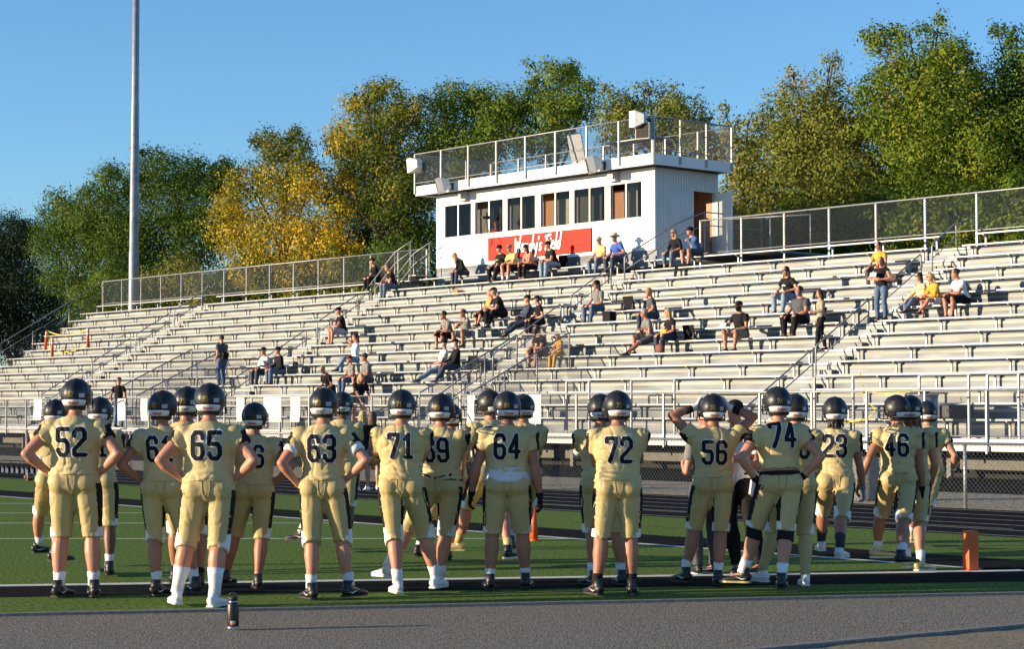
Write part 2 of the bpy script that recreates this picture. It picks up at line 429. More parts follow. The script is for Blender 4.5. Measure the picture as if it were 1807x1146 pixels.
# back fence of the stand
ZB, ZT, VB = 6.93, 8.05, 47.55
for x0, x1 in ((XL, -60.2), (-45.2, XR)):
    m = M(); m.tube([(x0, VB, ZT), (x1, VB, ZT)], .026, 8); m.build('back_rail', GALV, stand, GO, True)
    m = M(); m.tube([(x0, VB, ZB), (x1, VB, ZB)], .018, 8); m.build('back_rail', GALV, stand, GO, True)
    m = M(); mesh_panel(m, None, Vector((x0, VB + .02, ZB)), Vector((x1, VB + .02, ZB)), ZT - ZB, ZT - ZB, .09, .0046); m.build('back_mesh', WIRE, stand, GO)
    n = round((x1 - x0) / 1.9)
    for i in range(n + 1):
        xx = x0 + (x1 - x0) * i / n
        M().box(xx - .03, xx + .03, VB + .03, VB + .09, 6.3, ZT).build('back_post', ALU, stand, GO)
# stair by each end of the press box, behind the back fence line
m = M()
for k in range(7): m.box(-62.6 + k * .42, -62.15 + k * .42, 46.6, 47.45, 5.7 + k * .2, 5.74 + k * .2); m.box(-62.6 + k * .42, -62.58 + k * .42, 46.6, 47.45, 5.54 + k * .2, 5.7 + k * .2)
m.build('box_stair', ALU, stand, GO)
for vv in (46.55, 47.5):
    m = M()
    m.tube([(-63.6, vv, 5.9), (-60.9, vv, 7.9), (-59.8, vv, 8.3)], .024, 8); m.tube([(-63.6, vv, 5.45), (-60.9, vv, 7.45), (-59.8, vv, 7.9)], .02, 8)
    for xx, z0, z1 in ((-63.6, 5, 5.9), (-62.2, 5.6, 6.95), (-60.9, 6.4, 7.9), (-59.9, 6.6, 8.28)): m.tube([(xx, vv, z0), (xx, vv, z1)], .022, 8)
    m.build('box_stair_rail', GALV, stand, GO, True)
# right-hand access landing of the press box
m = M()
pipe(m, [(-47.25, 46.0, 5.7), (-47.25, 46.0, 6.88), (-46.95, 48.2, 8.12), (-46.9, 49.6, 8.62), (-46.9, 52.6, 8.62), (-46.9, 52.6, 6.9)], .024, .06)
pipe(m, [(-47.25, 46.0, 6.4), (-46.95, 48.2, 7.66), (-46.9, 49.6, 8.16), (-46.9, 52.6, 8.16)], .02, .06)
m.tube([(-46.9, 49.6, 6.9), (-46.9, 49.6, 8.6)], .024, 8)
m.tube([(-45.9, 49.7, 6.9), (-45.9, 49.7, 8.3)], .024, 8); m.tube([(-45.9, 49.7, 8.3), (-42.3, 49.9, 8.2)], .024, 8); m.tube([(-42.3, 49.9, 6.9), (-42.3, 49.9, 8.2)], .024, 8); m.tube([(-44, 49.8, 6.9), (-44, 49.8, 8.25)], .024, 8)
m.box(-47.2, -42.3, 47.7, 52.7, 6.84, 6.9)
m.build('landing_rail', GALV, stand, GO, True)

# ---------------------------------------------------------------- press box
BX0, BX1, BV0, BV1, BZ0, BZ1 = -59.6, -47.4, 47.62, 50.85, 7.22, 10.12
BO = (-53.5, 47.62, 6.7)
box = gthing('press_box', *BO, label='white press box with six sliding windows standing on top of the grandstand', cat='press box')
wpaint = mat('white_panel_paint', (.78, .78, .77), .5, var=.04, scale=1.2, bump=.03, bscale=6)
corr = mat('corrugated_paint', (.62, .64, .66), .5, var=.05, scale=2)
WX = [onv(a_, 390, BV0)[0] for a_ in (786, 832, 839, 888, 896, 945, 955, 1006, 1014, 1068, 1078, 1133)]
wins = [(WX[2 * k], WX[2 * k + 1]) for k in range(6)]
WZ0, WZ1 = 8.42, 9.66
m = M(); th = .1
m.box(BX0, BX1, BV0, BV0 + th, BZ0, WZ0); m.box(BX0, BX1, BV0, BV0 + th, WZ1, BZ1)
xs = [BX0] + [q for w_ in wins for q in w_] + [BX1]
for k in range(0, len(xs), 2): m.box(xs[k], xs[k + 1], BV0, BV0 + th, WZ0, WZ1)
m.build('front_wall', wpaint, box, BO)
m = M(); m.box(BX0, BX1, BV0 + .02, BV0 + .1, 6.62, BZ0 - .004); m.build('base_skirt', greyr, box, BO)
m = M(); m.box(BX0 + .003, BX0 + .1, BV0 + th, BV1, 6.7, BZ1); m.box(BX0 + .1, BX1 - .1, BV1 - .1, BV1, 6.7, BZ1)
m.build('rear_wall', corr, box, BO)
# right side wall, corrugated, with a door opening
DV0, DV1, DZ1 = 49.55, 50.65, 9.42
m = M(); m.box(BX1 - .1, BX1 - .012, BV0 + th, DV0, 6.7, BZ1); m.box(BX1 - .1, BX1 - .012, DV1, BV1 - .1, 6.7, BZ1); m.box(BX1 - .1, BX1 - .012, DV0, DV1, DZ1, BZ1)
k = BV0 + .02
while k < BV1 - .06:
    if not (DV0 - .07 < k < DV1 + .02):
        m.prism([(BX1 - .012, k), (BX1 + .034, k + .022), (BX1 + .034, k + .05), (BX1 - .012, k + .07)], 7.0, BZ1 - .03)
    elif True:
        m.prism([(BX1 - .012, k), (BX1 + .034, k + .022), (BX1 + .034, k + .05), (BX1 - .012, k + .07)], DZ1 + .06, BZ1 - .03)
    k += .13
m.box(BX1 - .012, BX1 + .02, BV0 - .01, BV0 + .02, BZ0, BZ1)
m.build('side_wall', corr, box, BO)
brown = mat('wood_panelling', (.30, .12, .055), .5, var=.2, scale=4, stretch=(3, 3, .4))
m = M(); m.box(BX0 + .12, BX1 - .12, BV1 - .16, BV1 - .12, BZ0, BZ1 - .05); m.box(BX0 + .11, BX0 + .14, BV0 + .1, BV1 - .2, BZ0, BZ1 - .05)
for xx in (-57.8, -55.8, -53.7, -51.7, -49.5): m.box(xx, xx + .06, BV0 + 1.3, BV1 - .2, BZ0, BZ1 - .05)
m.build('inner_panelling', brown, box, BO)
tan = mat('beige_partition', (.52, .46, .34), .7)
m = M()
ow = mat('orange_wood', (.46, .19, .08), .5, var=.15, scale=5, stretch=(3, 3, .4)); gw = mat('grey_partition', (.24, .22, .20), .7); dw = mat('dark_partition', (.05, .04, .035), .9)  # partition colours behind the sashes, from orange wood to near-black
PT = [(dw, dw), (gw, dw), (gw, dw), (ow, tan), (gw, gw), (ow, tan)]
for k_, (a_, b_) in enumerate(wins):
    c_ = (a_ + b_) / 2; x0_ = max(a_ - .98, BX0 + .12)
    if c_ - .93 > x0_: M().box(x0_, c_ - .93, BV0 + .8, BV0 + .84, BZ0, BZ1 - .1 - (.45 if k_ == 5 else 0)).build('partition', PT[k_][0], box, BO)
    M().box(max(c_ - .91, BX0 + .12), b_ - 1.05 + (.12 if k_ == 3 else 0), BV0 + .82, BV0 + .86, BZ0, BZ1 - .1 - (.5 if k_ == 3 else 0)).build('partition', PT[k_][1], box, BO)
m = M(); m.box(BX0 + .1, BX1 - .1, BV0 + th, BV1 - .1, BZ0 - .05, BZ0); m.box(BX0 + .15, BX1 - .15, BV0 + .12, BV0 + .6, 8.0, 8.05); m.build('floor', brown, box, BO)
m = M(); m.box(BX1 - .06, BX1 + .03, DV0 - .06, DV0, 7.0, DZ1 + .05); m.box(BX1 - .06, BX1 + .03, DV1, DV1 + .06, 7.0, DZ1 + .05); m.box(BX1 - .06, BX1 + .03, DV0, DV1, DZ1, DZ1 + .05)
m.build('door_frame', mat('cream_trim', (.66, .62, .52), .6), box, BO)
dr = M(); hx, hy = BX1 + .03, DV1 + .03
ddx, ddy = math.cos(R(-12)), math.sin(R(-12))
dr.obox((hx + ddx * .52, hy + ddy * .52, 8.2), (ddx, ddy, 0), (-ddy, ddx, 0), (0, 0, 1), .5, .022, 1.18)
door = dr.build('door', wpaint, box, BO)
M().tube([(hx + .93, hy + .05, 8.2), (hx + .93, hy + .17, 8.2)], .025, 8).build('handle', ALU, door, BO)
m = M(); m.box(BX1 - .9, BX1 - .86, DV0 + .05, DV0 + .62, 7.25, 8.72); m.build('inner_door', mat('orange_wood', (.42, .17, .07), .5, var=.15, scale=5, stretch=(3, 3, .4)), box, BO)
glass = bpy.data.materials.new('window_glass'); glass.use_nodes = True
nt = glass.node_tree; nt.nodes.clear(); o_ = nt.nodes.new('ShaderNodeOutputMaterial'); mx = nt.nodes.new('ShaderNodeMixShader')
tr = nt.nodes.new('ShaderNodeBsdfTransparent'); gl = nt.nodes.new('ShaderNodeBsdfGlossy'); gl.inputs[1].default_value = .02
tr.inputs[0].default_value = (.62, .63, .62, 1); gl.inputs[0].default_value = (.9, .9, .9, 1); mx.inputs[0].default_value = .02
nt.links.new(tr.outputs[0], mx.inputs[1]); nt.links.new(gl.outputs[0], mx.inputs[2]); nt.links.new(mx.outputs[0], o_.inputs[0])
for k, (a_, b_) in enumerate(wins):
    m = M(); f = .05; v0, v1 = BV0 - .025, BV0 + .06
    m.box(a_ - f, b_ + f, v0, v1, WZ0 - f, WZ0); m.box(a_ - f, b_ + f, v0, v1, WZ1, WZ1 + f); m.box(a_ - f, a_, v0, v1, WZ0, WZ1); m.box(b_, b_ + f, v0, v1, WZ0, WZ1)
    c_ = (a_ + b_) / 2; m.box(c_ - .04, c_ + .03, BV0 - .01, v1, WZ0, WZ1)
    wf = m.build('window', mat('window_trim', (.72, .72, .70), .5), box, BO)
    M().box(c_ + .03, b_, BV0 + .02, BV0 + .03, WZ0, WZ1).build('pane', glass, wf, BO)
    if k in (0, 2, 4): M().box(a_, c_ - .04, BV0 + .045, BV0 + .055, WZ0, WZ1).build('pane', glass, wf, BO)
# roof deck
DX0, DX1, DV_0, DV_1, DZ0, DZT = -60.15, -46.85, 47.0, 50.95, 10.12, 10.50
m = M(); m.box(DX0 + .06, DX1 - .06, DV_0 + .06, DV_1 - .06, DZ0 + .05, DZT - .05); m.build('roof', greyr, box, BO)
m = M(); m.box(DX0, DX1, DV_0, DV_0 + .05, DZ0, DZT); m.box(DX0, DX1, DV_1 - .05, DV_1, DZ0, DZT); m.box(DX0, DX0 + .05, DV_0 + .05, DV_1 - .05, DZ0, DZT); m.box(DX1 - .05, DX1, DV_0 + .05, DV_1 - .05, DZ0, DZT)
m.build('fascia', wpaint, box, BO)
for xx in (-58.0, -49.6):
    M().box(xx, xx + .42, BV0 - .2, BV0 - .04, DZ0 - .36, DZ0 - .004).build('vent_box', mat('grey_cover', (.45, .46, .47), .6), box, BO)
RT = DZT + 1.28
def roofrail(p0, p1, n, name='roof_rail', skip=False):
    p0, p1 = Vector(p0), Vector(p1); up = Vector((0, 0, 1))
    r = M(); r.tube([p0 + up * 1.28, p1 + up * 1.28], .026, 8); r.tube([p0 + up * .12, p1 + up * .12], .018, 8)
    rr = r.build('roof_rail', GALV, box, BO, True)
    w_ = M(); mesh_panel(w_, None, p0 + up * .12, p1 + up * .12, 1.15, 1.15, .09, .004); w_.build('roof_mesh', WIRE, box, BO)
    for i in range(n + 1):
        q = p0 + (p1 - p0) * i / n; M().box(q.x - .03, q.x + .03, q.y - .03, q.y + .03, DZT - .3, DZT + 1.28).build('roof_post', ALU, box, BO)
roofrail((DX0, DV_0 - .035, DZT), (DX1, DV_0 - .035, DZT), 8)
roofrail((DX1 + .035, DV_0, DZT), (DX1 + .035, DV_1, DZT), 3)
roofrail((DX0, DV_1 + .03, DZT), (DX1, DV_1 + .03, DZT), 8)
roofrail((DX0 - .035, DV_0, DZT), (DX0 - .035, DV_1, DZT), 3)
# sign
sgx0, sgz1 = onv(862, 418, BV0 - .03); sgx1, _ = onv(1043, 402, BV0 - .03); _, sgz0 = onv(1043, 443, BV0 - .03)
sgz1 = onv(1043, 403, BV0 - .03)[1]
sign = gthing('sign_board', (sgx0 + sgx1) / 2, BV0, sgz0, label='red sign board with white brush lettering fixed below the press box windows', cat='sign')
SO = ((sgx0 + sgx1) / 2, BV0, sgz0)
M().box(sgx0, sgx1, BV0 - .03, BV0 - .002, sgz0, sgz1).build('board', mat('red_sign_paint', (.62, .022, .008), .6, var=.05, spec=.2), sign, SO)
m = M(); e = .02
m.box(sgx0 - e, sgx1 + e, BV0 - .036, BV0 - .002, sgz1, sgz1 + e); m.box(sgx0 - e, sgx1 + e, BV0 - .036, BV0 - .002, sgz0 - e, sgz0); m.box(sgx0 - e, sgx0, BV0 - .036, BV0 - .002, sgz0, sgz1); m.box(sgx1, sgx1 + e, BV0 - .036, BV0 - .002, sgz0, sgz1)
m.build('board_edge', BLK, sign, SO)
GL = {'W': [[(0, 1), (.12, 0), (.3, .75), (.42, 0), (.62, 1.15)]], 'e': [[(.02, .3), (.3, .38), (.26, .55), (.1, .55), (.0, .3), (.1, .02), (.32, .08)]],
      'n': [[(0, .55), (.02, 0)], [(.02, .35), (.16, .56), (.28, .45), (.3, 0)]], 'd': [[(.3, .5), (.1, .5), (0, .2), (.1, 0), (.28, .15)], [(.42, 1.15), (.3, 0)]],
      'y': [[(0, .5), (.08, .1), (.26, .15)], [(.36, .55), (.2, -.4), (.05, -.35)]], "'": [[(.05, 1.0), (0, .8)]], 's': [[(.26, .5), (.08, .5), (.06, .3), (.22, .22), (.18, .02), (0, .05)]],
      'F': [[(0, .95), (.62, 1.05)], [(.2, 1.0), (.12, 0)], [(.14, .52), (.46, .58)]], 'i': [[(.06, .5), (0, 0)], [(.1, .78), (.1, .74)]], 'l': [[(.16, 1.15), (0, 0)]], ' ': []}
AD = {'W': .78, 'e': .46, 'n': .46, 'd': .58, 'y': .46, "'": .14, 's': .34, 'F': .56, 'i': .16, 'l': .22, ' ': .28}
def stroke(m, pts, wd, y, ox, oz, sc, sl=.12):
    for a_, b_ in zip(pts[:-1], pts[1:]):
        A = Vector((ox + (a_[0] + sl * a_[1]) * sc, oz + a_[1] * sc)); B = Vector((ox + (b_[0] + sl * b_[1]) * sc, oz + b_[1] * sc))
        dd = (B - A).normalized() * wd * .4; nn = Vector((-dd.y, dd.x)).normalized() * wd / 2
        q = [A - dd * .6 + nn * .6, A - dd - nn * 0, A - dd * .6 - nn * .6, A - nn, B - nn, B + dd * .6 - nn * .6, B + dd, B + dd * .6 + nn * .6, B + nn, A + nn]
        stroke.k += .00012
        m.add([(p.x, y - stroke.k, p.y) for p in q], [tuple(range(10))])
stroke.k = 0
la, lb = onv(908, 430, BV0 - .04)[0], onv(993, 430, BV0 - .04)[0]
txt = "Wendy's Field"; tw = sum(AD[c_] for c_ in txt) + .1; sc = (lb - la) / tw; zb_ = sgz0 + .20
for nm, wd, yy, mt in (('lettering_edge', .135, BV0 - .034, BLK), ('lettering', .085, BV0 - .045, mat('white_sign_paint', (.8, .8, .8), .5))):
    m = M(); cx = la; stroke.k = 0
    for c_ in txt:
        for st in GL[c_]: stroke(m, st, wd, yy, cx, zb_ - .06, sc * 1.25 if False else sc)
        cx += AD[c_] * sc
    # stretch letters upwards: handwriting taller than wide
    for v_ in m.v: v_.z = zb_ + (v_.z - zb_ + .06) * 1.08
    m.build(nm, mt, sign, SO)
# loudspeakers on the roof rail
def speaker(px, py, v, yaw, pitch, label, wpx=32, white=True):
    x, z = onv(px, py, v); o = gthing('loudspeaker', x, v, z, label=label, cat='loudspeaker', group='loudspeakers on the press box roof rail')
    cab = M(); a_, h = .24, .30
    dirv = Vector((math.sin(yaw) * math.cos(pitch), -math.cos(yaw) * math.cos(pitch), -math.sin(pitch))); up = Vector((0, 0, 1)); rt = dirv.cross(up).normalized(); up2 = rt.cross(dirv)
    fr = [dirv * .22 + rt * (.26 * sx) + up2 * (.28 * sz) for sx, sz in ((-1, -1), (1, -1), (1, 1), (-1, 1))]
    md = [dirv * -.02 + rt * (.27 * sx) + up2 * (.29 * sz) for sx, sz in ((-1, -1), (1, -1), (1, 1), (-1, 1))]
    bk = [dirv * -.3 + rt * (.12 * sx) + up2 * (.15 * sz) for sx, sz in ((-1, -1), (1, -1), (1, 1), (-1, 1))]
    vs = fr + md + bk
    cab.add(vs, [(0, 1, 2, 3), (8, 11, 10, 9)] + [(i, i + 4, (i + 1) % 4 + 4, (i + 1) % 4) for i in range(4)] + [(i + 4, i + 8, (i + 1) % 4 + 8, (i + 1) % 4 + 4) for i in range(4)])
    c_ = cab.build('cabinet', mat('speaker_shell', (.66, .66, .62), .5), o)
    g_ = M(); g_.add([p + dirv * .004 for p in [q * .92 + dirv * .017 for q in fr]], [(0, 1, 2, 3)]); g_.obox(dirv * .228, rt, up2, dirv, .235, .255, .006); g_.build('grille', mat('speaker_grille', (.035, .025, .02), .8), o)
    br_ = M(); br_.tube([-dirv * .28, -dirv * .28 + Vector((.0, .22, -.02))], .03, 8); br_.obox(-dirv * .28 + Vector((0, .2, -.1)), (1, 0, 0), (0, 1, 0), (0, 0, 1), .06, .04, .14); br_.build('bracket', mat('dark_steel', (.1, .1, .1)), o)
    return o
speaker(733, 292, 46.7, R(-95), R(8), 'pale loudspeaker hanging off the left corner of the press box roof')
speaker(780, 327, 46.6, R(-38), R(14), 'loudspeaker under the left end of the press box roof edge')
speaker(1047, 290, 46.6, R(-38), R(14), 'loudspeaker on the right half of the press box roof edge')
speaker(1138, 232, 46.9, R(20), R(0), 'square dark fronted loudspeaker at the right corner post of the press box roof')
speaker(1127, 211, 46.7, R(-80), R(0), 'white horn loudspeaker topping the right corner post of the press box roof')
def rbox(name, label, cat, px, py, v, hx, hy, hz, mt, legs=False, tilt=0):
    x, z = onv(px, py, v); o = gthing(name, x, v, z, label=label, cat=cat)
    return o, x, z
o, x, z = rbox('leaning_board', 'tall grey board leaning against the press box roof rail', 'board', 1018, 265, 47.6, 0, 0, 0, None)
m = M(); m.obox((0, 0, 0), (1, 0, 0), (0, math.cos(.25), math.sin(.25)), (0, -math.sin(.25), math.cos(.25)), .36, .02, .62); m.build('panel', mat('grey_cover', (.45, .46, .47)), o)
m = M(); m.obox((0, -.03, .0), (1, 0, 0), (0, math.cos(.25), math.sin(.25)), (0, -math.sin(.25), math.cos(.25)), .30, .012, .05); m.build('crossbar', ALU, o)
o = gthing('folding_table', -49.6, 49.0, DZT, label='long folding table standing on the press box roof', cat='table')
M().box(-1.4, 1.2, -.35, .35, .88, .92).build('tabletop', ALU, o)
for sx in (-1.2, 1.0): M().tube([(sx, -.25, 0), (sx, -.25, .88)], .02, 8).tube([(sx, .25, 0), (sx, .25, .88)], .02, 8).build('leg', GALV, o)
# tripod camera outside window two
o = gthing('camera_tripod', -57.6, 47.3, 8.1, label='black video camera on a thin tripod in front of the second press box window', cat='camera')
ox, oz = onv(858, 384, 47.3); o.location = G(ox, 47.3, oz)
m = M(); m.box(-.07, .08, -.12, .1, -.06, .06); m.tube([(0, -.12, 0), (0, -.22, 0)], .045, 10); m.box(-.03, .03, -.03, .05, .06, .2); m.build('video_camera', ROCK, o)
for a_ in (0, 2.1, 4.2):
    M().tube([(0, 0, -.08), (math.sin(a_) * .38, math.cos(a_) * .28, -1.05)], .013, 6).build('leg', mat('dark_steel', (.1, .1, .1)), o)

# ---------------------------------------------------------------- light pole
ry = onv(236, 480, 51.5); px_, pz_ = ry
pole = gthing('light_pole', px_, 51.5, 0, label='tall tapered steel floodlight pole behind the left half of the grandstand', cat='light pole')
m = M(); hs = [0, 10, 10.02, 18, 18.02, 31]; rs = [.30, .262, .25, .205, .196, .15]
m.tube([(0, 0, h) for h in hs], rs, 24); m.build('shaft', mat('pole_steel', (.30, .315, .32), .45, .5, var=.15, scale=3), pole, smooth=True)
M().tube([(0, 0, 0), (0, 0, .08)], .5, 16).build('base_flange', GALV, pole)
m = M(); m.box(-1.8, 1.8, -.08, .08, 30.8, 31); m.build('crossarm', GALV, pole)
for k in range(4): M().tube([(-1.5 + k, -.1, 31.2), (-1.5 + k, -.5, 31.05)], [.12, .3], 12).build('floodlight', ALU, pole)

# ---------------------------------------------------------------- trees
def leafmat(name, c1, c2, c3, c4):
    m = bpy.data.materials.new(name); m.use_nodes = True; nt = m.node_tree; p = nt.nodes['Principled BSDF']
    at = nt.nodes.new('ShaderNodeAttribute'); at.attribute_name = 'tone'
    rp = nt.nodes.new('ShaderNodeValToRGB'); e = rp.color_ramp.elements
    e[0].position = 0; e[0].color = (*c1, 1); e[1].position = 1; e[1].color = (*c4, 1)
    a = e.new(.4); a.color = (*c2, 1); a = e.new(.7); a.color = (*c3, 1)
    nt.links.new(at.outputs['Fac'], rp.inputs[0]); nt.links.new(rp.outputs[0], p.inputs['Base Color'])
    p.inputs['Roughness'].default_value = .55; p.inputs['Specular IOR Level'].default_value = .12
    t = nt.nodes.new('ShaderNodeBsdfTranslucent'); nt.links.new(rp.outputs[0], t.inputs[0])
    mx = nt.nodes.new('ShaderNodeMixShader'); mx.inputs[0].default_value = .25
    nt.links.new(p.outputs[0], mx.inputs[1]); nt.links.new(t.outputs[0], mx.inputs[2]); nt.links.new(mx.outputs[0], nt.nodes['Material Output'].inputs[0])
    return m
LG = leafmat('green_leaves', (.026, .058, .006), (.075, .135, .012), (.16, .215, .02), (.38, .34, .035))
LO = leafmat('olive_leaves', (.06, .085, .014), (.15, .175, .028), (.28, .27, .055), (.36, .24, .07))
LY = leafmat('yellow_leaves', (.05, .09, .012), (.16, .18, .02), (.52, .38, .03), (.70, .45, .04))
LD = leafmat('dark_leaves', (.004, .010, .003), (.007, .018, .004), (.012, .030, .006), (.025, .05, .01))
bark = mat('bark', (.055, .042, .032), .9, var=.3, scale=8, bump=.8, bscale=20)
rng = np.random.default_rng(5)
def leaves(name, lobes, tones, mt, parent, dens=34, size=.23, kind=None):
    P = []; T = []; NR = []
    for (c, r), tn in zip(lobes, tones):
        n = int(4 * math.pi * r * r * dens)
        # sub-clumps on the lobe give an uneven outline
        nc = max(6, int(n / 70)); cd = rng.normal(size=(nc, 3)); cd /= np.linalg.norm(cd, axis=1)[:, None]
        cc = cd * (r * (.62 + .5 * rng.random((nc, 1)))); ct = rng.normal(0, .17 if mt is LY else .12, nc)
        idx = rng.integers(0, nc, n); dq = rng.normal(size=(n, 3)); q = cc[idx] + dq * (r * .20 + .08); NR.append(cd[idx] * .8 + dq * .55)
        P.append(q * np.array([1, 1, .92]) + np.array(c)); T.append(np.clip(tn + ct[idx] + rng.normal(0, .05, n), 0, 1))
    P = np.concatenate(P); T = np.concatenate(T); n = len(P)
    nr_ = np.concatenate(NR) + rng.normal(size=(n, 3)) * .55; nr_[:, 2] += .25; nr_ /= np.linalg.norm(nr_, axis=1)[:, None]
    a = rng.normal(size=(n, 3)); a[:, 2] -= .5; a -= nr_ * (a * nr_).sum(1)[:, None]; a /= np.linalg.norm(a, axis=1)[:, None]
    b_ = np.cross(nr_, a)
    sz = size * (.6 + .8 * rng.random((n, 1)))
    V = np.empty((n, 4, 3)); V[:, 0] = P - a * sz * .5; V[:, 1] = P + b_ * sz * .27; V[:, 2] = P + a * sz * .55; V[:, 3] = P - b_ * sz * .27
    me = bpy.data.meshes.new(name); me.vertices.add(4 * n); me.vertices.foreach_set('co', V.ravel())
    me.loops.add(4 * n); me.loops.foreach_set('vertex_index', np.arange(4 * n, dtype=np.int32))
    me.polygons.add(n); me.polygons.foreach_set('loop_start', np.arange(0, 4 * n, 4, dtype=np.int32)); me.polygons.foreach_set('loop_total', np.full(n, 4, dtype=np.int32))
    me.update(); at = me.attributes.new('tone', 'FLOAT', 'FACE'); at.data.foreach_set('value', T.astype(np.float32))
    me.materials.append(mt); ob = bpy.data.objects.new(name, me); COL.objects.link(ob)
    if parent is not None: ob.parent = parent
    tag(ob, kind=kind); return ob
def tree(v, blobs, mt, tone, label, yfun=None, dens=80, size=.155, low=None, fill=.95, group='trees beyond the grandstand'):
    if blobs[0][0] > 1340 and dens == 80: dens, size = 110, .132
    bx = sum(b_[0] for b_ in blobs) / len(blobs)
    X, _ = onv(bx, 500, v); base = G(X, v, 0); root = empty('tree', base, 0, label=label, cat='tree', group=group)
    lob = []; ton = []
    for (px, py, rp) in blobs:
        for k in (-1, 1):
            if k > 0 and rp < 30: continue
            dv = k * rp / 32 * .8 + random.uniform(-.5, .5)
            if rp < 30: dv = random.uniform(-.8, .8)
            x, z = onv(px + random.uniform(-4, 4), py + random.uniform(-4, 4), v + dv); c = G(x, v + dv, z) - base
            Y = (c + base).y; lob.append((tuple(c), rp / F * Y * fill)); ton.append(tone + (yfun(px, py) if yfun else 0) + random.uniform(-.05, .05))
    leaves('crown', lob, ton, mt, root, dens, size)
    m = M(); zs = sorted(l[0][2] for l in lob); z0 = zs[0] * .6; cx = sum(l[0][0] for l in lob) / len(lob); top = zs[-1]
    m.tube([(0, 0, -.1), (.05, 0, z0 * .5), (.1, .05, z0), (cx * .4, 0, top * .6), (cx * .8, 0, top * .9)], [.34, .27, .23, .14, .04], 10)
    for (c, r) in lob:
        zz = max(z0 * .7, c[2] - 1.5 - .5 * math.hypot(c[0], c[1])); zz = min(zz, top * .8); s_ = Vector((cx * .4 * min(1, zz / max(top, 1)), 0, zz)); c = Vector(c)
        mid = (s_ + c) / 2 + Vector((0, 0, -.25)); rr = .04 + .03 * r
        m.tube([s_, mid, c], [rr * 1.3, rr, .02], 6)
        for k in range(3):
            dd = Vector((random.gauss(0, 1), random.gauss(0, 1), random.gauss(.4, 1))).normalized() * r * .95
            m.tube([c - (c - mid) * .2, c + dd], [.028, .008], 4)
    m.build('trunk', bark, root)
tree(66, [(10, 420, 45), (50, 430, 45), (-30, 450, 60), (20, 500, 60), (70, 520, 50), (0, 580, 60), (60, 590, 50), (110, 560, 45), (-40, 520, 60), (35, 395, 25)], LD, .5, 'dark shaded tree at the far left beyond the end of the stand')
tree(60, [(110, 365, 33), (150, 400, 50), (95, 430, 40), (200, 325, 38), (180, 385, 55), (130, 480, 55), (205, 455, 55), (165, 540, 45), (85, 395, 26), (230, 410, 50), (225, 515, 45), (160, 335, 22)], LG, .36, 'broad green tree left of the light pole above the stair rail', )
tree(61, [(270, 285, 28), (300, 310, 42), (345, 310, 36), (255, 330, 40), (320, 365, 55), (380, 325, 30), (270, 410, 60), (345, 430, 55), (300, 500, 50), (250, 480, 45), (380, 390, 45), (395, 300, 22)], LG, .22, 'dark green tree directly right of the light pole')
tree(58, [(480, 258, 34), (520, 262, 30), (440, 325, 40), (500, 335, 52), (550, 325, 40), (400, 370, 32), (420, 410, 50), (490, 425, 60), (560, 410, 50), (595, 375, 28), (450, 480, 45), (530, 490, 45), (600, 450, 40), (455, 245, 18), (512, 235, 16)], LY, .47, 'bright yellow and green tree, the most golden one, behind the left part of the stand', yfun=lambda x, y: (.10 if y > 300 else -.14) + .10 * math.sin(x * .09 + y * .05))
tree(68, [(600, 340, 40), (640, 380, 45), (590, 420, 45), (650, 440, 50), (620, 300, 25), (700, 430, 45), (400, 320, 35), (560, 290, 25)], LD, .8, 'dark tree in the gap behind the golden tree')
tree(60, [(645, 185, 33), (685, 175, 30), (615, 240, 42), (660, 240, 48), (710, 210, 38), (588, 262, 26), (640, 295, 45), (700, 285, 50), (615, 320, 26), (745, 180, 26), (700, 360, 50), (655, 355, 40), (740, 330, 45), (660, 160, 16)], LY, .27, 'tall tree half turned yellow on its left side, left of the press box', yfun=lambda x, y: .32 if x < 622 else (-.10 if y > 230 else .05))
tree(63, [(780, 185, 34), (825, 178, 30), (870, 190, 42), (905, 195, 30), (760, 240, 50), (830, 240, 55), (890, 245, 50), (760, 310, 50), (722, 400, 50), (750, 420, 40), (830, 300, 50), (800, 160, 18), (850, 165, 16)], LG, .5, 'green tree behind the left end of the press box roof')
tree(64, [(940, 132, 28), (990, 130, 32), (1035, 150, 20), (930, 180, 36), (990, 190, 50), (1030, 190, 36), (960, 240, 50), (965, 115, 14), (1010, 118, 16)], LG, .52, 'round topped green tree rising above the middle of the press box')
tree(62, [(1090, 190, 32), (1128, 175, 26), (1170, 185, 36), (1220, 200, 33), (1250, 222, 24), (1100, 230, 50), (1180, 240, 50), (1240, 265, 40), (1075, 160, 14), (1140, 155, 12), (1195, 165, 14)], LO, .42, 'olive tree behind the right end of the press box roof')
tree(60, [(1290, 228, 22), (1322, 215, 20), (1300, 268, 38), (1330, 300, 40), (1310, 350, 45), (1300, 400, 35), (1282, 196, 12), (1350, 380, 40)], LO, .6, 'small olive tree with rusty leaves just right of the press box')
tree(60, [(1465, 112, 18), (1442, 150, 26), (1400, 150, 22), (1480, 150, 22), (1375, 185, 26), (1420, 200, 48), (1480, 210, 48), (1362, 235, 34), (1420, 270, 60), (1490, 290, 55), (1370, 320, 50), (1440, 350, 55), (1520, 350, 40), (1350, 200, 18), (1470, 100, 10), (1398, 130, 12), (1400, 400, 45), (1480, 400, 45), (1510, 250, 38), (1530, 310, 45), (1450, 240, 50), (1395, 260, 45), (1430, 310, 55), (1500, 330, 50)], LO, .45, 'tall pointed olive tree right of the press box', yfun=lambda x, y: .2 if y < 160 else 0)
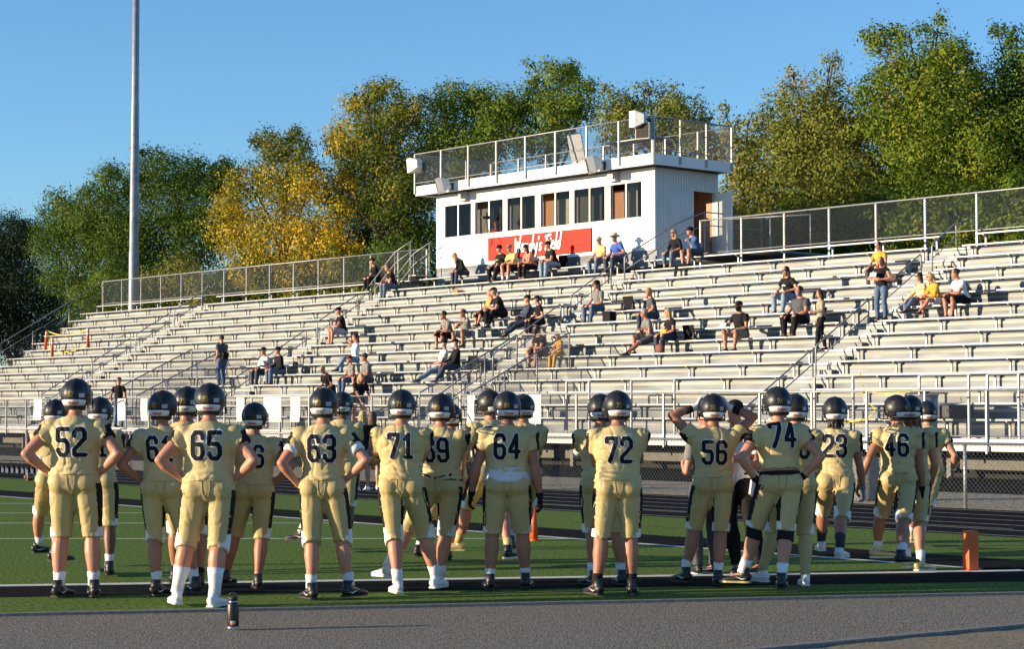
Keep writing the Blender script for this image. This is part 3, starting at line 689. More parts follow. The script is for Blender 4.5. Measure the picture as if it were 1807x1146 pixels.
tree(60, [(1560, 72, 30), (1600, 60, 24), (1652, 50, 26), (1690, 90, 32), (1660, 110, 42), (1625, 130, 42), (1560, 170, 46), (1640, 190, 62), (1710, 170, 52), (1555, 240, 52), (1640, 270, 65), (1720, 260, 60), (1590, 320, 55), (1680, 340, 55), (1765, 320, 40), (1750, 230, 45), (1545, 135, 20), (1535, 60, 14), (1550, 390, 45), (1640, 400, 50), (1655, 30, 12), (1580, 50, 14), (1600, 215, 60), (1690, 225, 60), (1610, 285, 60), (1745, 285, 55), (1660, 180, 55), (1580, 120, 30), (1700, 130, 35), (1640, 350, 60)], LG, .60, 'largest green tree with loose upper boughs above the right part of the stand')
tree(62, [(1780, 65, 26), (1800, 110, 42), (1772, 150, 28), (1810, 200, 50), (1825, 290, 60), (1790, 370, 50), (1850, 130, 50), (1860, 220, 60), (1870, 320, 60), (1760, 50, 14), (1795, 150, 42), (1765, 205, 45), (1805, 250, 55), (1770, 270, 50)], LG, .42, 'green tree at the right edge of the photo')
BUSH = 'bushes behind the back fence'
for bp, mt_, tn, lb in ((210, LG, .42, 'dark green bush behind the stair rail at the left end of the back fence'), (325, LO, .55, 'yellowish bush showing through the back fence right of the light pole'), (455, LG, .45, 'green bush under the left side of the golden tree'), (580, LO, .42, 'olive bush showing through the back fence below the golden tree'), (700, LG, .4, 'green bush left of the press box stair'),
                    (1310, LO, .45, 'olive bush just right of the open press box door'), (1430, LG, .5, 'green bush behind the back fence under the pointed olive tree'), (1560, LG, .42, 'dark green bush behind the back fence left of the largest tree'), (1680, LG, .55, 'bright green bush behind the back fence under the largest tree'), (1800, LG, .45, 'green bush behind the back fence at the right edge')):
    yy = 535 - .105 * (bp - 172)
    tree(56 + (bp % 3), [(bp + dx, yy + dy, rr) for dx, dy, rr in ((-48, -5, 36), (-10, -28, 38), (34, -12, 38), (-28, 35, 40), (25, 40, 40), (60, 22, 32))], mt_, tn, lb, group=BUSH)
lob = []; ton = []
for k in range(110):
    x = -150 + k * 1.6; v = 84 + random.uniform(-3, 3)
    for h in (1.5, 4.0, 6.5, 9.0): c = G(x + random.uniform(-.8, .8), v, h + random.uniform(-.6, .6)); lob.append((tuple(c), 2.0)); ton.append(random.uniform(.3, .8))
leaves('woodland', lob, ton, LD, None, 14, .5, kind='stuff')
# unseen tree added outside the frame to keep the far left tree in shade
tree(34, [(-960, 420, 90), (-860, 420, 90), (-1060, 450, 90), (-760, 470, 90), (-940, 560, 100), (-820, 570, 100), (-1060, 580, 90), (-700, 590, 80)], LD, .7, 'unseen dark tree added beyond the left edge to shade the far left tree', dens=14, size=.45)
# ---------------------------------------------------------------- people
SKINS = {'fair': mat('fair_skin', (.50, .22, .135), .5, var=.06, scale=6), 'tan': mat('tanned_skin', (.36, .155, .09), .5, var=.06, scale=6), 'brown': mat('brown_skin', (.15, .065, .035), .5, var=.06, scale=6)}
FIN = []
def fin(ob, vox, it=2, cb=None, sm=.5):
    r = ob.modifiers.new('r', 'REMESH'); r.mode = 'VOXEL'; r.voxel_size = vox; r.use_smooth_shade = True
    s_ = ob.modifiers.new('s', 'SMOOTH'); s_.factor = sm; s_.iterations = it
    FIN.append((ob, cb))
def finalize():
    global FIN
    dg = bpy.context.evaluated_depsgraph_get(); dg.update()
    new = []
    for ob, cb in FIN:
        me = bpy.data.meshes.new_from_object(ob.evaluated_get(dg)); new.append((ob, me, cb))
    for ob, me, cb in new:
        old = ob.data; ob.modifiers.clear(); nm = old.name; mts = list(old.materials); ob.data = me; bpy.data.meshes.remove(old); me.name = nm
        me.materials.clear()
        for a in mts: me.materials.append(a)
        me.polygons.foreach_set('use_smooth', [True] * len(me.polygons))
    for ob, me, cb in new:
        if cb: cb(ob, me)
    FIN = []
def ik(a, c, l1, l2, pole):
    d = c - a; L = d.length
    if L > (l1 + l2) * .995: c = a + d * ((l1 + l2) * .995 / L); d = c - a; L = d.length
    u = d / L; x = (l1 * l1 - l2 * l2 + L * L) / (2 * L); h = math.sqrt(max(0, l1 * l1 - x * x))
    p = pole - u * pole.dot(u)
    if p.length < 1e-5: p = Vector((0, -1, 0))
    return a + u * x + p.normalized() * h, c
SEAM = mat('seam_stitching', (.40, .31, .13), .7)
ARM = [(0, .054), (.25, .054), (.55, .049), (.85, .041), (1, .040), (1.2, .045), (1.45, .039), (1.75, .030), (1.97, .027)]
LEG = [(0, .098), (.2, .098), (.5, .083), (.8, .064), (.95, .060), (1.05, .058), (1.18, .061), (1.35, .064), (1.6, .050), (1.85, .038), (2, .040)]
TOR = [(-.10, .085, .07, -.005), (-.05, .155, .105, -.012), (.03, .163, .108, -.012), (.12, .143, .096, 0), (.22, .145, .10, .005), (.32, .163, .112, .005), (.40, .172, .108, 0), (.46, .155, .088, -.008), (.505, .095, .066, -.012), (.54, .055, .055, -.004)]
def interp(tab, t):
    for i in range(len(tab) - 1):
        if tab[i][0] <= t <= tab[i + 1][0]:
            k = (t - tab[i][0]) / (tab[i + 1][0] - tab[i][0]); return tuple(tab[i][j] + (tab[i + 1][j] - tab[i][j]) * k for j in range(1, len(tab[0])))
    return tab[-1][1:] if t > tab[-1][0] else tab[0][1:]
class Sk: pass
def skeleton(H, b, P):
    k = Sk(); s = k.s = H / 1.8; k.b = b
    g = lambda n, d: P.get(n, d)
    k.pel = Vector(g('pel', (0, 0, .97))) * s
    lean, tilt, tw = g('lean', 0), g('tilt', 0), g('twist', 0)
    k.up = Vector((math.sin(tilt), math.sin(lean) * math.cos(tilt), math.cos(lean) * math.cos(tilt))).normalized()
    r = Vector((math.cos(tw), math.sin(tw), 0)); r = (r - k.up * r.dot(k.up)).normalized(); k.rt = r; k.fw = k.up.cross(r).normalized()
    pt = g('ptwist', tw * .4); rp = Vector((math.cos(pt), math.sin(pt), 0)); k.prt = rp; k.pfw = Vector((0, 0, 1)).cross(rp)
    k.pt = lambda x, y, z: k.pel + k.rt * (x * s) + k.fw * (y * s) + k.up * (z * s)
    bw = .6 + .4 * b
    hy, hp = g('hyaw', 0), g('hpitch', 0); f0 = Vector((math.cos(hy) * k.fw.x - math.sin(hy) * k.fw.y, math.sin(hy) * k.fw.x + math.cos(hy) * k.fw.y, 0)).normalized()
    k.hf = (f0 * math.cos(hp) - Vector((0, 0, math.sin(hp)))).normalized(); k.hu = (Vector((0, 0, 1)) * math.cos(hp) + f0 * math.sin(hp)).normalized(); k.hr = k.hf.cross(k.hu).normalized()
    k.nk = k.pt(0, -.005, .50); k.hc = k.pt(0, .01, .575) + k.hu * (.11 * s) + k.hf * (.015 * s)
    k.sh, k.el, k.ha, k.hip, k.kn, k.an, k.ft, k.hd, k.pn = {}, {}, {}, {}, {}, {}, {}, {}, {}
    for sd, n in ((-1, 'l'), (1, 'r')):
        k.hip[n] = k.pel + k.prt * (sd * .092 * bw * s) - Vector((0, 0, .02 * s))
        f = Vector(g('f' + n, (sd * .13, 0, .085))) * s
        k.kn[n], k.an[n] = ik(k.hip[n], f, .435 * s, .42 * s, Vector(g('kp' + n, (sd * .12, 1, 0))))
        ya = g('fy' + n, -sd * .25); k.ft[n] = Vector((math.sin(ya), math.cos(ya), -g('fp' + n, 0)))
        k.sh[n] = k.pt(sd * .178 * bw, -.005, .425)
        h = Vector(g('h' + n, (sd * .30, .05, .80))) * s
        k.el[n], k.ha[n] = ik(k.sh[n], h, .30 * s, .265 * s, Vector(g('ep' + n, (sd * .5, -1, -.2))))
        k.hd[n] = Vector(g('hd' + n, tuple(k.ha[n] - k.el[n]))).normalized()
        pn = Vector(g('pn' + n, tuple(k.rt * -sd))); pn = pn - k.hd[n] * pn.dot(k.hd[n]); k.pn[n] = (pn if pn.length > .05 else k.hd[n].orthogonal()).normalized()
    k.curl = g('curl', .35)
    return k
def limb(m, k, which, n, t0, t1, off=0.0, flare=0.0, N=12, mul=1.0):
    tab = ARM if which == 'a' else LEG
    A, B, C = (k.sh[n], k.el[n], k.ha[n]) if which == 'a' else (k.hip[n], k.kn[n], k.an[n])
    ts = sorted(set([t0, t1] + [t for t, *_ in tab if t0 < t < t1])); pts = []; rr = []
    bw = (.55 + .45 * k.b) if which == 'a' else (.5 + .5 * k.b)
    for t in ts:
        p = A + (B - A) * t if t <= 1 else B + (C - B) * (t - 1)
        if which == 'l' and 1.1 < t < 1.7:
            bk = (C - B).normalized(); back = -(k.ft[n] - bk * k.ft[n].dot(bk)); back = back.normalized() if back.length > .01 else back; p = p + back * (.014 * k.s)
        pts.append(p); q = (t - t0) / max(1e-6, t1 - t0); rr.append(interp(tab, t)[0] * bw * k.s * mul + off * k.s + flare * k.s * q)
    m.tube(pts, rr, N)
def torso(m, k, z0, z1, off=0.0, sx=1.0, N=20, ext=None):
    zs = sorted(set([z0, z1] + [t[0] for t in TOR if z0 < t[0] < z1])); b = k.b
    pts = []; rr = []
    for z in zs:
        rx, ry, yo = interp(TOR, z)
        bl = b if z < .3 else b * .6 + .4
        e = ext(z) if ext else (0, 0)
        pts.append(k.pt(0, yo * (1 if z > 0 else 1), z)); rr.append(((rx * bl + off + e[0]) * k.s * sx, (ry * (b if z < .35 else b * .5 + .5) + off + e[1]) * k.s))
    m.tube(pts, rr, N, xdir=k.rt)
def hand(m, k, n, off=0.0, seg=6):
    s = k.s; sd = -1 if n == 'l' else 1
    W = k.ha[n]; D = k.hd[n]; Pn = k.pn[n]; X = D.cross(Pn).normalized()        # X across the palm
    tdir = X * (1 if k_th(k, n, X) else -1)
    m.tube([W - D * .01 * s, W + D * .03 * s, W + D * .085 * s, W + D * .1 * s], [(.026 * s + off, .022 * s + off), (.040 * s + off, .017 * s + off), (.043 * s + off, .015 * s + off), (.038 * s + off, .011 * s + off)], 10, xdir=X)
    c = k.curl
    for i, (lx, ln) in enumerate(((.030, .072), (.010, .082), (-.010, .076), (-.029, .060))):
        p = W + D * .088 * s + tdir * lx * s; d = (D + tdir * lx * 2.2).normalized(); pts = [p - D * .01 * s]; cc = c * (1 + .15 * i)
        a = 0
        for q in (.42, .32, .26):
            a += cc; dd = d * math.cos(a) + Pn * math.sin(a); p = p + dd * (ln * q * s); pts.append(p)
        m.tube(pts, [.0095 * s + off, .009 * s + off, .008 * s + off, .0065 * s + off], seg)
    p = W + D * .02 * s + tdir * .03 * s; d1 = (D * .75 + tdir * .75 + Pn * .25).normalized(); d2 = (D + tdir * .35 + Pn * (.3 + c)).normalized()
    m.tube([p - tdir * .012 * s, p + d1 * .035 * s, p + d1 * .035 * s + d2 * .035 * s], [.0125 * s + off, .011 * s + off, .008 * s + off], seg)
def k_th(k, n, X):
    ref = k.fw * .9 + k.up * .3
    return X.dot(ref) > 0
HEADT = [(-.118, .022, .028, .060), (-.100, .044, .047, .040), (-.07, .056, .066, .024), (-.03, .066, .084, .008), (.01, .073, .093, .0), (.05, .076, .097, -.004), (.085, .066, .084, -.008), (.108, .042, .054, -.010), (.118, .014, .018, -.010)]
def head(m, k):
    s = k.s; c = k.hc
    m.tube([c + k.hu * z * s + k.hf * y * s for z, rx, ry, y in HEADT], [(rx * s, ry * s) for z, rx, ry, y in HEADT], 18, xdir=k.hr)
    m.tube([c + k.hf * .085 * s + k.hu * .012 * s, c + k.hf * .103 * s - k.hu * .018 * s, c + k.hf * .112 * s - k.hu * .034 * s], [.009 * s, .012 * s, .015 * s], 8)
    m.tube([c + k.hf * .09 * s + k.hu * .03 * s + k.hr * .032 * s, c + k.hf * .094 * s + k.hu * .03 * s - k.hr * .032 * s], .010 * s, 6)
    for q in (-.064, -.074): m.ell(c + k.hf * (.092 - .002) * s + k.hu * q * s, (.024 * s, .010 * s, .006 * s), (k.hr, k.hf, k.hu), 10, 6)
    for sd in (-1, 1): m.ell(c + k.hr * sd * .076 * s - k.hf * .008 * s - k.hu * .005 * s, (.010 * s, .018 * s, .030 * s), (k.hr, k.hf, k.hu), 8, 6)
    m.tube([k.nk - k.up * .05 * s, k.nk + k.up * .03 * s, c - k.hu * .06 * s - k.hf * .012 * s], [(.064 * s, .060 * s), (.058 * s, .056 * s), (.054 * s, .056 * s)], 14, xdir=k.rt)
def body_mesh(k, feet=True):
    m = M(); torso(m, k, -.10, .54)
    for n in 'lr':
        sd = -1 if n == 'l' else 1
        limb(m, k, 'l', n, 0, 2); limb(m, k, 'a', n, 0, 1.97); hand(m, k, n)
        m.ell(k.sh[n], .060 * k.s * (.6 + .4 * k.b))
        m.ell(k.hip[n] - k.pfw * .035 * k.s + Vector((0, 0, .005)), .098 * k.s * (.6 + .4 * k.b))
        m.ell(k.kn[n] + k.ft[n] * .008 * k.s, .056 * k.s * (.6 + .4 * k.b)); m.ell(k.el[n], .040 * k.s)
        f = k.ft[n]; a = k.an[n]; side = Vector((0, 0, 1)).cross(f).normalized(); dn = f.cross(side).normalized(); dn = -dn if dn.z > 0 else dn
        m.tube([a - f * .055 * k.s + dn * .045 * k.s, a + dn * .03 * k.s, a + f * .08 * k.s + dn * .045 * k.s, a + f * .15 * k.s + dn * .062 * k.s, a + f * .185 * k.s + dn * .066 * k.s], [(.026 * k.s, .026 * k.s), (.034 * k.s, .042 * k.s), (.038 * k.s, .028 * k.s), (.042 * k.s, .018 * k.s), (.030 * k.s, .012 * k.s)], 10, xdir=side)
    head(m, k); return m
def shoe(k, n, mts, parent, high=False, N=14):
    s = k.s; f = k.ft[n].normalized(); a = k.an[n]; side = Vector((0, 0, 1)).cross(f).normalized(); dn = f.cross(side).normalized(); dn = -dn if dn.z > 0 else dn
    m = M()
    P = lambda x, z: a + f * x * s + dn * z * s
    m.tube([P(-.080, .050), P(-.066, .044), P(-.03, .040), P(.03, .046), P(.09, .055), P(.15, .062), P(.195, .068), P(.212, .072)],
           [(.016 * s, .024 * s), (.036 * s, .040 * s), (.040 * s, .044 * s), (.042 * s, .038 * s), (.048 * s, .030 * s), (.050 * s, .024 * s), (.036 * s, .018 * s), (.012 * s, .008 * s)], N, xdir=side)
    tp = -.05 if high else -.012
    m.tube([P(-.012, tp), P(-.015, .02), P(-.012, .045)], [(.043 * s, .050 * s), (.042 * s, .052 * s), (.040 * s, .056 * s)], N, xdir=side)
    o = m.build('shoe', mts[0], parent, smooth=True)
    m = M(); pts = [(-.078, .5), (-.07, .75), (-.03, .85), (.03, .82), (.09, 1.0), (.14, 1.05), (.18, .85), (.206, .45)]
    L_ = [P(x, .074) + side * w_ * .049 * s for x, w_ in pts] + [P(x, .074) - side * w_ * .049 * s for x, w_ in pts[::-1]]
    nn = len(L_); m.add(L_ + [q + dn * .016 * s for q in L_], [tuple(range(nn)), tuple(range(nn, 2 * nn))[::-1]] + [(i, nn + i, nn + (i + 1) % nn, (i + 1) % nn) for i in range(nn)])
    m.build('sole', mts[1], o)
    if len(mts) > 2:                      # side marking
        for sd in (-1, 1):
            m = M(); q = [(-.055, .045), (-.01, .060), (.06, .030), (-.005, .050)]
            m.add([P(x, z) + side * sd * (.0455 if x < 0 else .047) * s for x, z in q] + [P(x, z) + side * sd * .052 * s for x, z in q], [(0, 1, 2, 3), (7, 6, 5, 4), (0, 4, 5, 1), (1, 5, 6, 2), (2, 6, 7, 3), (3, 7, 4, 0)])
            m.build('shoe_marking', mts[2], o)
    return o
def wrinkle(amp, f=(5, 5, 16)):
    def cb(ob, me):
        sd = random.uniform(0, 50)
        nr = [v_.normal.copy() for v_ in me.vertices]; co = np.empty(len(nr) * 3); me.vertices.foreach_get('co', co); co = co.reshape(-1, 3)
        for i_ in range(len(nr)):
            c = Vector(co[i_]); n_ = noise.noise(Vector((c.x * f[0] + sd, c.y * f[1], c.z * f[2] + sd))) + .5 * noise.noise(Vector((c.x * f[0] * 2.3, c.y * f[1] * 2 + sd, c.z * f[2] * .8))) + .9 * (.35 - abs(noise.noise(Vector((c.x * f[0] * .8 + c.z * 5, c.y * f[1] + sd, c.z * f[2] * 1.4 + sd)))))
            sx_ = 1 if c.x > 0 else -1; q_ = noise.noise(Vector((c.x * 8 - c.z * 3.5 * sx_ + sd, c.y * 3, c.z * 5.5 + c.x * 3 * sx_)))
            n_ = n_ * .7 - 1.3 * max(0, 1 - abs(q_) / .11)
            co[i_] = c + nr[i_] * amp * n_
        me.vertices.foreach_set('co', co.ravel()); me.update()
    return cb
# ---- digits
c_ = .13
DG = {'0': [[(c_, 0), (.6 - c_, 0), (.6, c_), (.6, 1 - c_), (.6 - c_, 1), (c_, 1), (0, 1 - c_), (0, c_), (c_, 0)]],
      '1': [[(.08, .8), (.3, 1), (.3, 0)], [(.08, 0), (.52, 0)]],
      '2': [[(0, .74), (0, 1 - c_), (c_, 1), (.6 - c_, 1), (.6, 1 - c_), (.6, .62), (0, .2), (0, 0), (.6, 0)]],
      '3': [[(0, .78), (0, 1 - c_), (c_, 1), (.6 - c_, 1), (.6, 1 - c_), (.6, .63), (.46, .52), (.6, .40), (.6, c_), (.6 - c_, 0), (c_, 0), (0, c_), (0, .22)], [(.24, .52), (.46, .52)]],
      '4': [[(.44, 0), (.44, 1), (.0, .36), (0, .28), (.62, .28)]],
      '5': [[(.6, 1), (0, 1), (0, .57), (.6 - c_, .57), (.6, .57 - c_), (.6, c_), (.6 - c_, 0), (c_, 0), (0, c_), (0, .2)]],
      '6': [[(.6, .78), (.6, 1 - c_), (.6 - c_, 1), (c_, 1), (0, 1 - c_), (0, c_), (c_, 0), (.6 - c_, 0), (.6, c_), (.6, .55 - c_), (.6 - c_, .55), (0, .55)]],
      '7': [[(0, .84), (0, 1), (.6, 1), (.6, .8), (.2, 0)]],
      '8': [[(c_, 0), (.6 - c_, 0), (.6, c_), (.6, .38), (.5, .52), (.6, .66), (.6, 1 - c_), (.6 - c_, 1), (c_, 1), (0, 1 - c_), (0, .66), (.1, .52), (0, .38), (0, c_), (c_, 0)], [(.1, .52), (.5, .52)]]}
DG['9'] = [[(.6 - x, 1 - y) for x, y in DG['6'][0]]]
DG = {k_: [[(x * .64, y) for x, y in st] for st in v_] for k_, v_ in DG.items()}
def dseg(px, py, a, b):
    ax, ay = a; bx, by = b; dx, dy = bx - ax, by - ay; L2 = dx * dx + dy * dy; t = max(0, min(1, ((px - ax) * dx + (py - ay) * dy) / L2)) if L2 else 0
    ex, ey = px - ax - dx * t, py - ay - dy * t; ex, ey = abs(ex), abs(ey)
    return max(ex, ey, (ex + ey) * .74)
def number_cells(txt, thick, cell):
    adv = .384 + .27; W = adv * (len(txt) - 1) + .384; out = set()
    nx = int((W + .5) / cell); nz = int(1.5 / cell)
    for i in range(nx):
        for j in range(nz):
            x, z = -.25 + (i + .5) * cell, -.25 + (j + .5) * cell
            for q, ch in enumerate(txt):
                lx = x - q * adv
                if -.26 < lx < .66 and any(dseg(lx, z, a, b) < thick for st in DG[ch] for a, b in zip(st[:-1], st[1:])): out.add((i, j)); break
    return out, W
NC = {}
def put_number(jer, me, k, txt, h, parent, zc=.30, xo=0.0, mts=(None, None), direction=None, name='number', origin=None, axes=None, cell=.022, edge=.04, th=.088, gap=.003):
    bv = BVHTree.FromPolygons([v_.co for v_ in me.vertices], [p.vertices for p in me.polygons])
    axx, axz, dr = axes or (k.rt, k.up, k.fw)
    C = origin or k.pt(xo, 0, zc)
    for thick, mt, off, nm in ((th + edge, mts[1], gap, name + '_edge'), (th, mts[0], gap * 2, name)):
        key = (txt, thick, cell)
        if key not in NC: NC[key] = number_cells(txt, thick, cell)
        cells, W = NC[key]
        m = M(); idx = {}
        def vert(i, j):
            if (i, j) in idx: return idx[(i, j)]
            x = (-.25 + i * cell - W / 2) * h; z = (-.25 + j * cell - .5) * h
            o_ = C + axx * x + axz * z - dr * .6
            hit = bv.ray_cast(o_, dr)
            if hit[0] is None: idx[(i, j)] = None; return None
            m.v.append(hit[0] - dr * off + hit[1] * off * .5); idx[(i, j)] = len(m.v) - 1; return idx[(i, j)]
        for (i, j) in cells:
            q = [vert(i, j), vert(i + 1, j), vert(i + 1, j + 1), vert(i, j + 1)]
            if None not in q: m.f.append(tuple(q)); m.m.append(0)
        if m.f: m.build(nm, mt, parent, smooth=True)
# ---- lettering meshes
def text_mesh(s_):
    cu = bpy.data.curves.new('t', 'FONT'); cu.body = s_; cu.align_x = 'CENTER'; cu.size = 1; cu.offset = .02
    ob = bpy.data.objects.new('t', cu); COL.objects.link(ob); dg = bpy.context.evaluated_depsgraph_get(); dg.update()
    me = bpy.data.meshes.new_from_object(ob.evaluated_get(dg)); r = ([v_.co.copy() for v_ in me.vertices], [tuple(p.vertices) for p in me.polygons])
    COL.objects.unlink(ob); bpy.data.objects.remove(ob); bpy.data.meshes.remove(me); return r
TX = {t: text_mesh(t) for t in ('Riddell', 'SCHUTT')}
SHELL = mat('helmet_shell', (.012, .013, .015), .42, var=.05, scale=3, spec=.45)
GNUM = mat('gold_decal', (.24, .18, .05), .4, .5)
MASKM = mat('face_mask_steel', (.015, .015, .015), .4, .3)
LBL = mat('grey_label', (.42, .45, .5), .5)
REDT = mat('red_lettering', (.5, .02, .02), .5)
def helmet(k, parent, num, brand):
    s = k.s * 1.0; c = k.hc + k.hu * .026 * s - k.hf * .004 * s; rx, ry, rz = .126 * s, .148 * s, .134 * s
    def pos(th, ph, o=0.0):              # th from top, ph around: 0 = back, positive to the right
        x = math.sin(th) * math.sin(ph); y = -math.sin(th) * math.cos(ph); z = math.cos(th)
        zz = z if z > 0 else z * 1.06
        r = 1.0
        if .35 < abs(x) < .62 and z > -.1: r += .012
        if abs(x) < .2 and z > 0: r += .022 * (1 - abs(x) / .2) ** .5
        if -.42 < z < -.30 and y < .2: r -= .014
        return c + k.hr * (x * (rx * r + o)) + k.hf * (y * (ry * r + o)) + k.hu * (zz * (rz * r + o))
    m = M(); nt_, np_ = 30, 56; keep = {}
    th1 = 2.28
    for i in range(nt_ + 1):
        for j in range(np_): m.v.append(pos(.02 + (th1 - .02) * i / nt_, 2 * math.pi * j / np_))
    for i in range(nt_):
        for j in range(np_):
            th = .02 + (th1 - .02) * (i + .5) / nt_; ph = 2 * math.pi * (j + .5) / np_; x = math.sin(th) * math.sin(ph); y = -math.sin(th) * math.cos(ph); z = math.cos(th)
            if y > .55 and z < .42 or (y > .25 and z < -.55): continue
            m.f.append((i * np_ + j, (i + 1) * np_ + j, (i + 1) * np_ + (j + 1) % np_, i * np_ + (j + 1) % np_)); m.m.append(0)
    m.f.append(tuple(range(np_))[::-1] if False else tuple(range(np_))); m.m.append(0)
    h = m.build('helmet', SHELL, parent, smooth=True)
    so = h.modifiers.new('thickness', 'SOLIDIFY'); so.thickness = .012; so.offset = -1
    # padding inside, keeps the nape dark
    p_ = M(); p_.tube([c - k.hu * .125 * s - k.hf * .04 * s, c - k.hu * .06 * s - k.hf * .03 * s], [(.085 * s, .085 * s), (.10 * s, .10 * s)], 14, xdir=k.hr); p_.build('padding', ROCK, h, smooth=True)
    # rear bumper with maker's lettering
    m = M(); n = 18
    for i in range(n + 1):
        ph = -.95 + 1.9 * i / n
        w_ = 1 - (abs(ph) / 1.0) ** 4 * .45
        for th, o in ((1.99 - .13 * w_, .002), (1.99 - .11 * w_, .008), (2.14 + .10 * w_, .009), (2.15 + .12 * w_, .001)): m.v.append(pos(th, ph, o))
    for i in range(n):
        for j in range(3): m.f.append((i * 4 + j, i * 4 + j + 1, i * 4 + j + 5, i * 4 + j + 4)); m.m.append(0)
    bp = m.build('rear_bumper', WHT if brand != 'SCHUTT2' else SHELL, h, smooth=True)
    tv_, tf = TX['Riddell' if brand == 'R' else 'SCHUTT']; m = M(); sc_ = .62 if brand == 'R' else .42
    m.v = [pos(2.10 - v_.y * .24 + .03 - (0 if brand == 'R' else -.0), v_.x * sc_ * .42 + (.05), .0105) for v_ in tv_]; m.f = list(tf); m.m = [0] * len(tf)
    m.build('lettering', REDT if brand == 'R' else BLK, bp)
    # number and label decals
    if num:
        me = h.data; ax = (k.hr, k.hu, k.hf)
        pc = pos(1.55, -.12)
        put_number(h, me, k, num, .040 * s, h, mts=(GNUM, SHELL), name='helmet_number', origin=pc, axes=(k.hr, k.hu, k.hf), cell=.09, edge=.02, th=.11, gap=.0012)
    m = M(); m.v = [pos(t, p, .0025) for t, p in ((1.5, .42), (1.5, .62), (1.5, .8), (1.74, .8), (1.74, .62), (1.74, .42))]; m.f = [(0, 1, 4, 5), (1, 2, 3, 4)]; m.m = [0, 0]; m.build('label_sticker', LBL, h)
    for sd in (-1, 1):
        m = M()
        for q in range(5):
            a_ = 1.05 + q * .055; m.v += [pos(a_, sd * (1.05 + .02 * q), .002), pos(a_, sd * (1.42 - .05 * q), .002), pos(a_ + .026, sd * (1.42 - .05 * q), .002), pos(a_ + .026, sd * (1.05 + .02 * q), .002)]; m.f.append((4 * q, 4 * q + 1, 4 * q + 2, 4 * q + 3)); m.m.append(0)
        m.build('wing_decal', GNUM, h)
        m = M(); m.ell(pos(1.85, sd * 1.7, .0), (.012, .012, .012), n=8, h=6); m.build('snap', mat('snap_steel', (.4, .4, .4), .3, .8), h)
    # face mask
    m = M()
    for zz, fr in ((-.25, 1.28), (-.55, 1.34), (-.85, 1.25), (.18, 1.16)):
        pts = [c + k.hr * (math.sin(a_) * rx * 1.02) + k.hf * (math.cos(a_) * ry * fr) + k.hu * zz * rz for a_ in np.linspace(-1.25, 1.25, 13)]
        m.tube(pts, .005, 6)
    for a_ in (-.45, .45, -1.2, 1.2):
        m.tube([c + k.hr * (math.sin(a_) * rx * 1.02) + k.hf * (math.cos(a_) * ry * 1.3) + k.hu * z_ * rz for z_ in (.2, -.3, -.85)], .005, 6)
    m.build('face_mask', MASKM, h, smooth=True)
    return h
SOCK = mat('white_sock', (.72, .72, .72), .8, bump=.2, bscale=60)
BSHOE = mat('black_shoe', (.016, .016, .018), .45); WSHOE = mat('white_shoe', (.70, .71, .72), .45); GSHOE = mat('gold_shoe', (.60, .50, .20), .35, .3)
WSOLE = mat('white_sole', (.65, .65, .62), .5); BSOLE = mat('black_sole', (.02, .02, .02), .6)
def put_sock(k, n, t0, mt, parent, vox):
    m = M(); limb(m, k, 'l', n, t0, 2, .006); 
    m.build('sock', mt, parent, smooth=True)
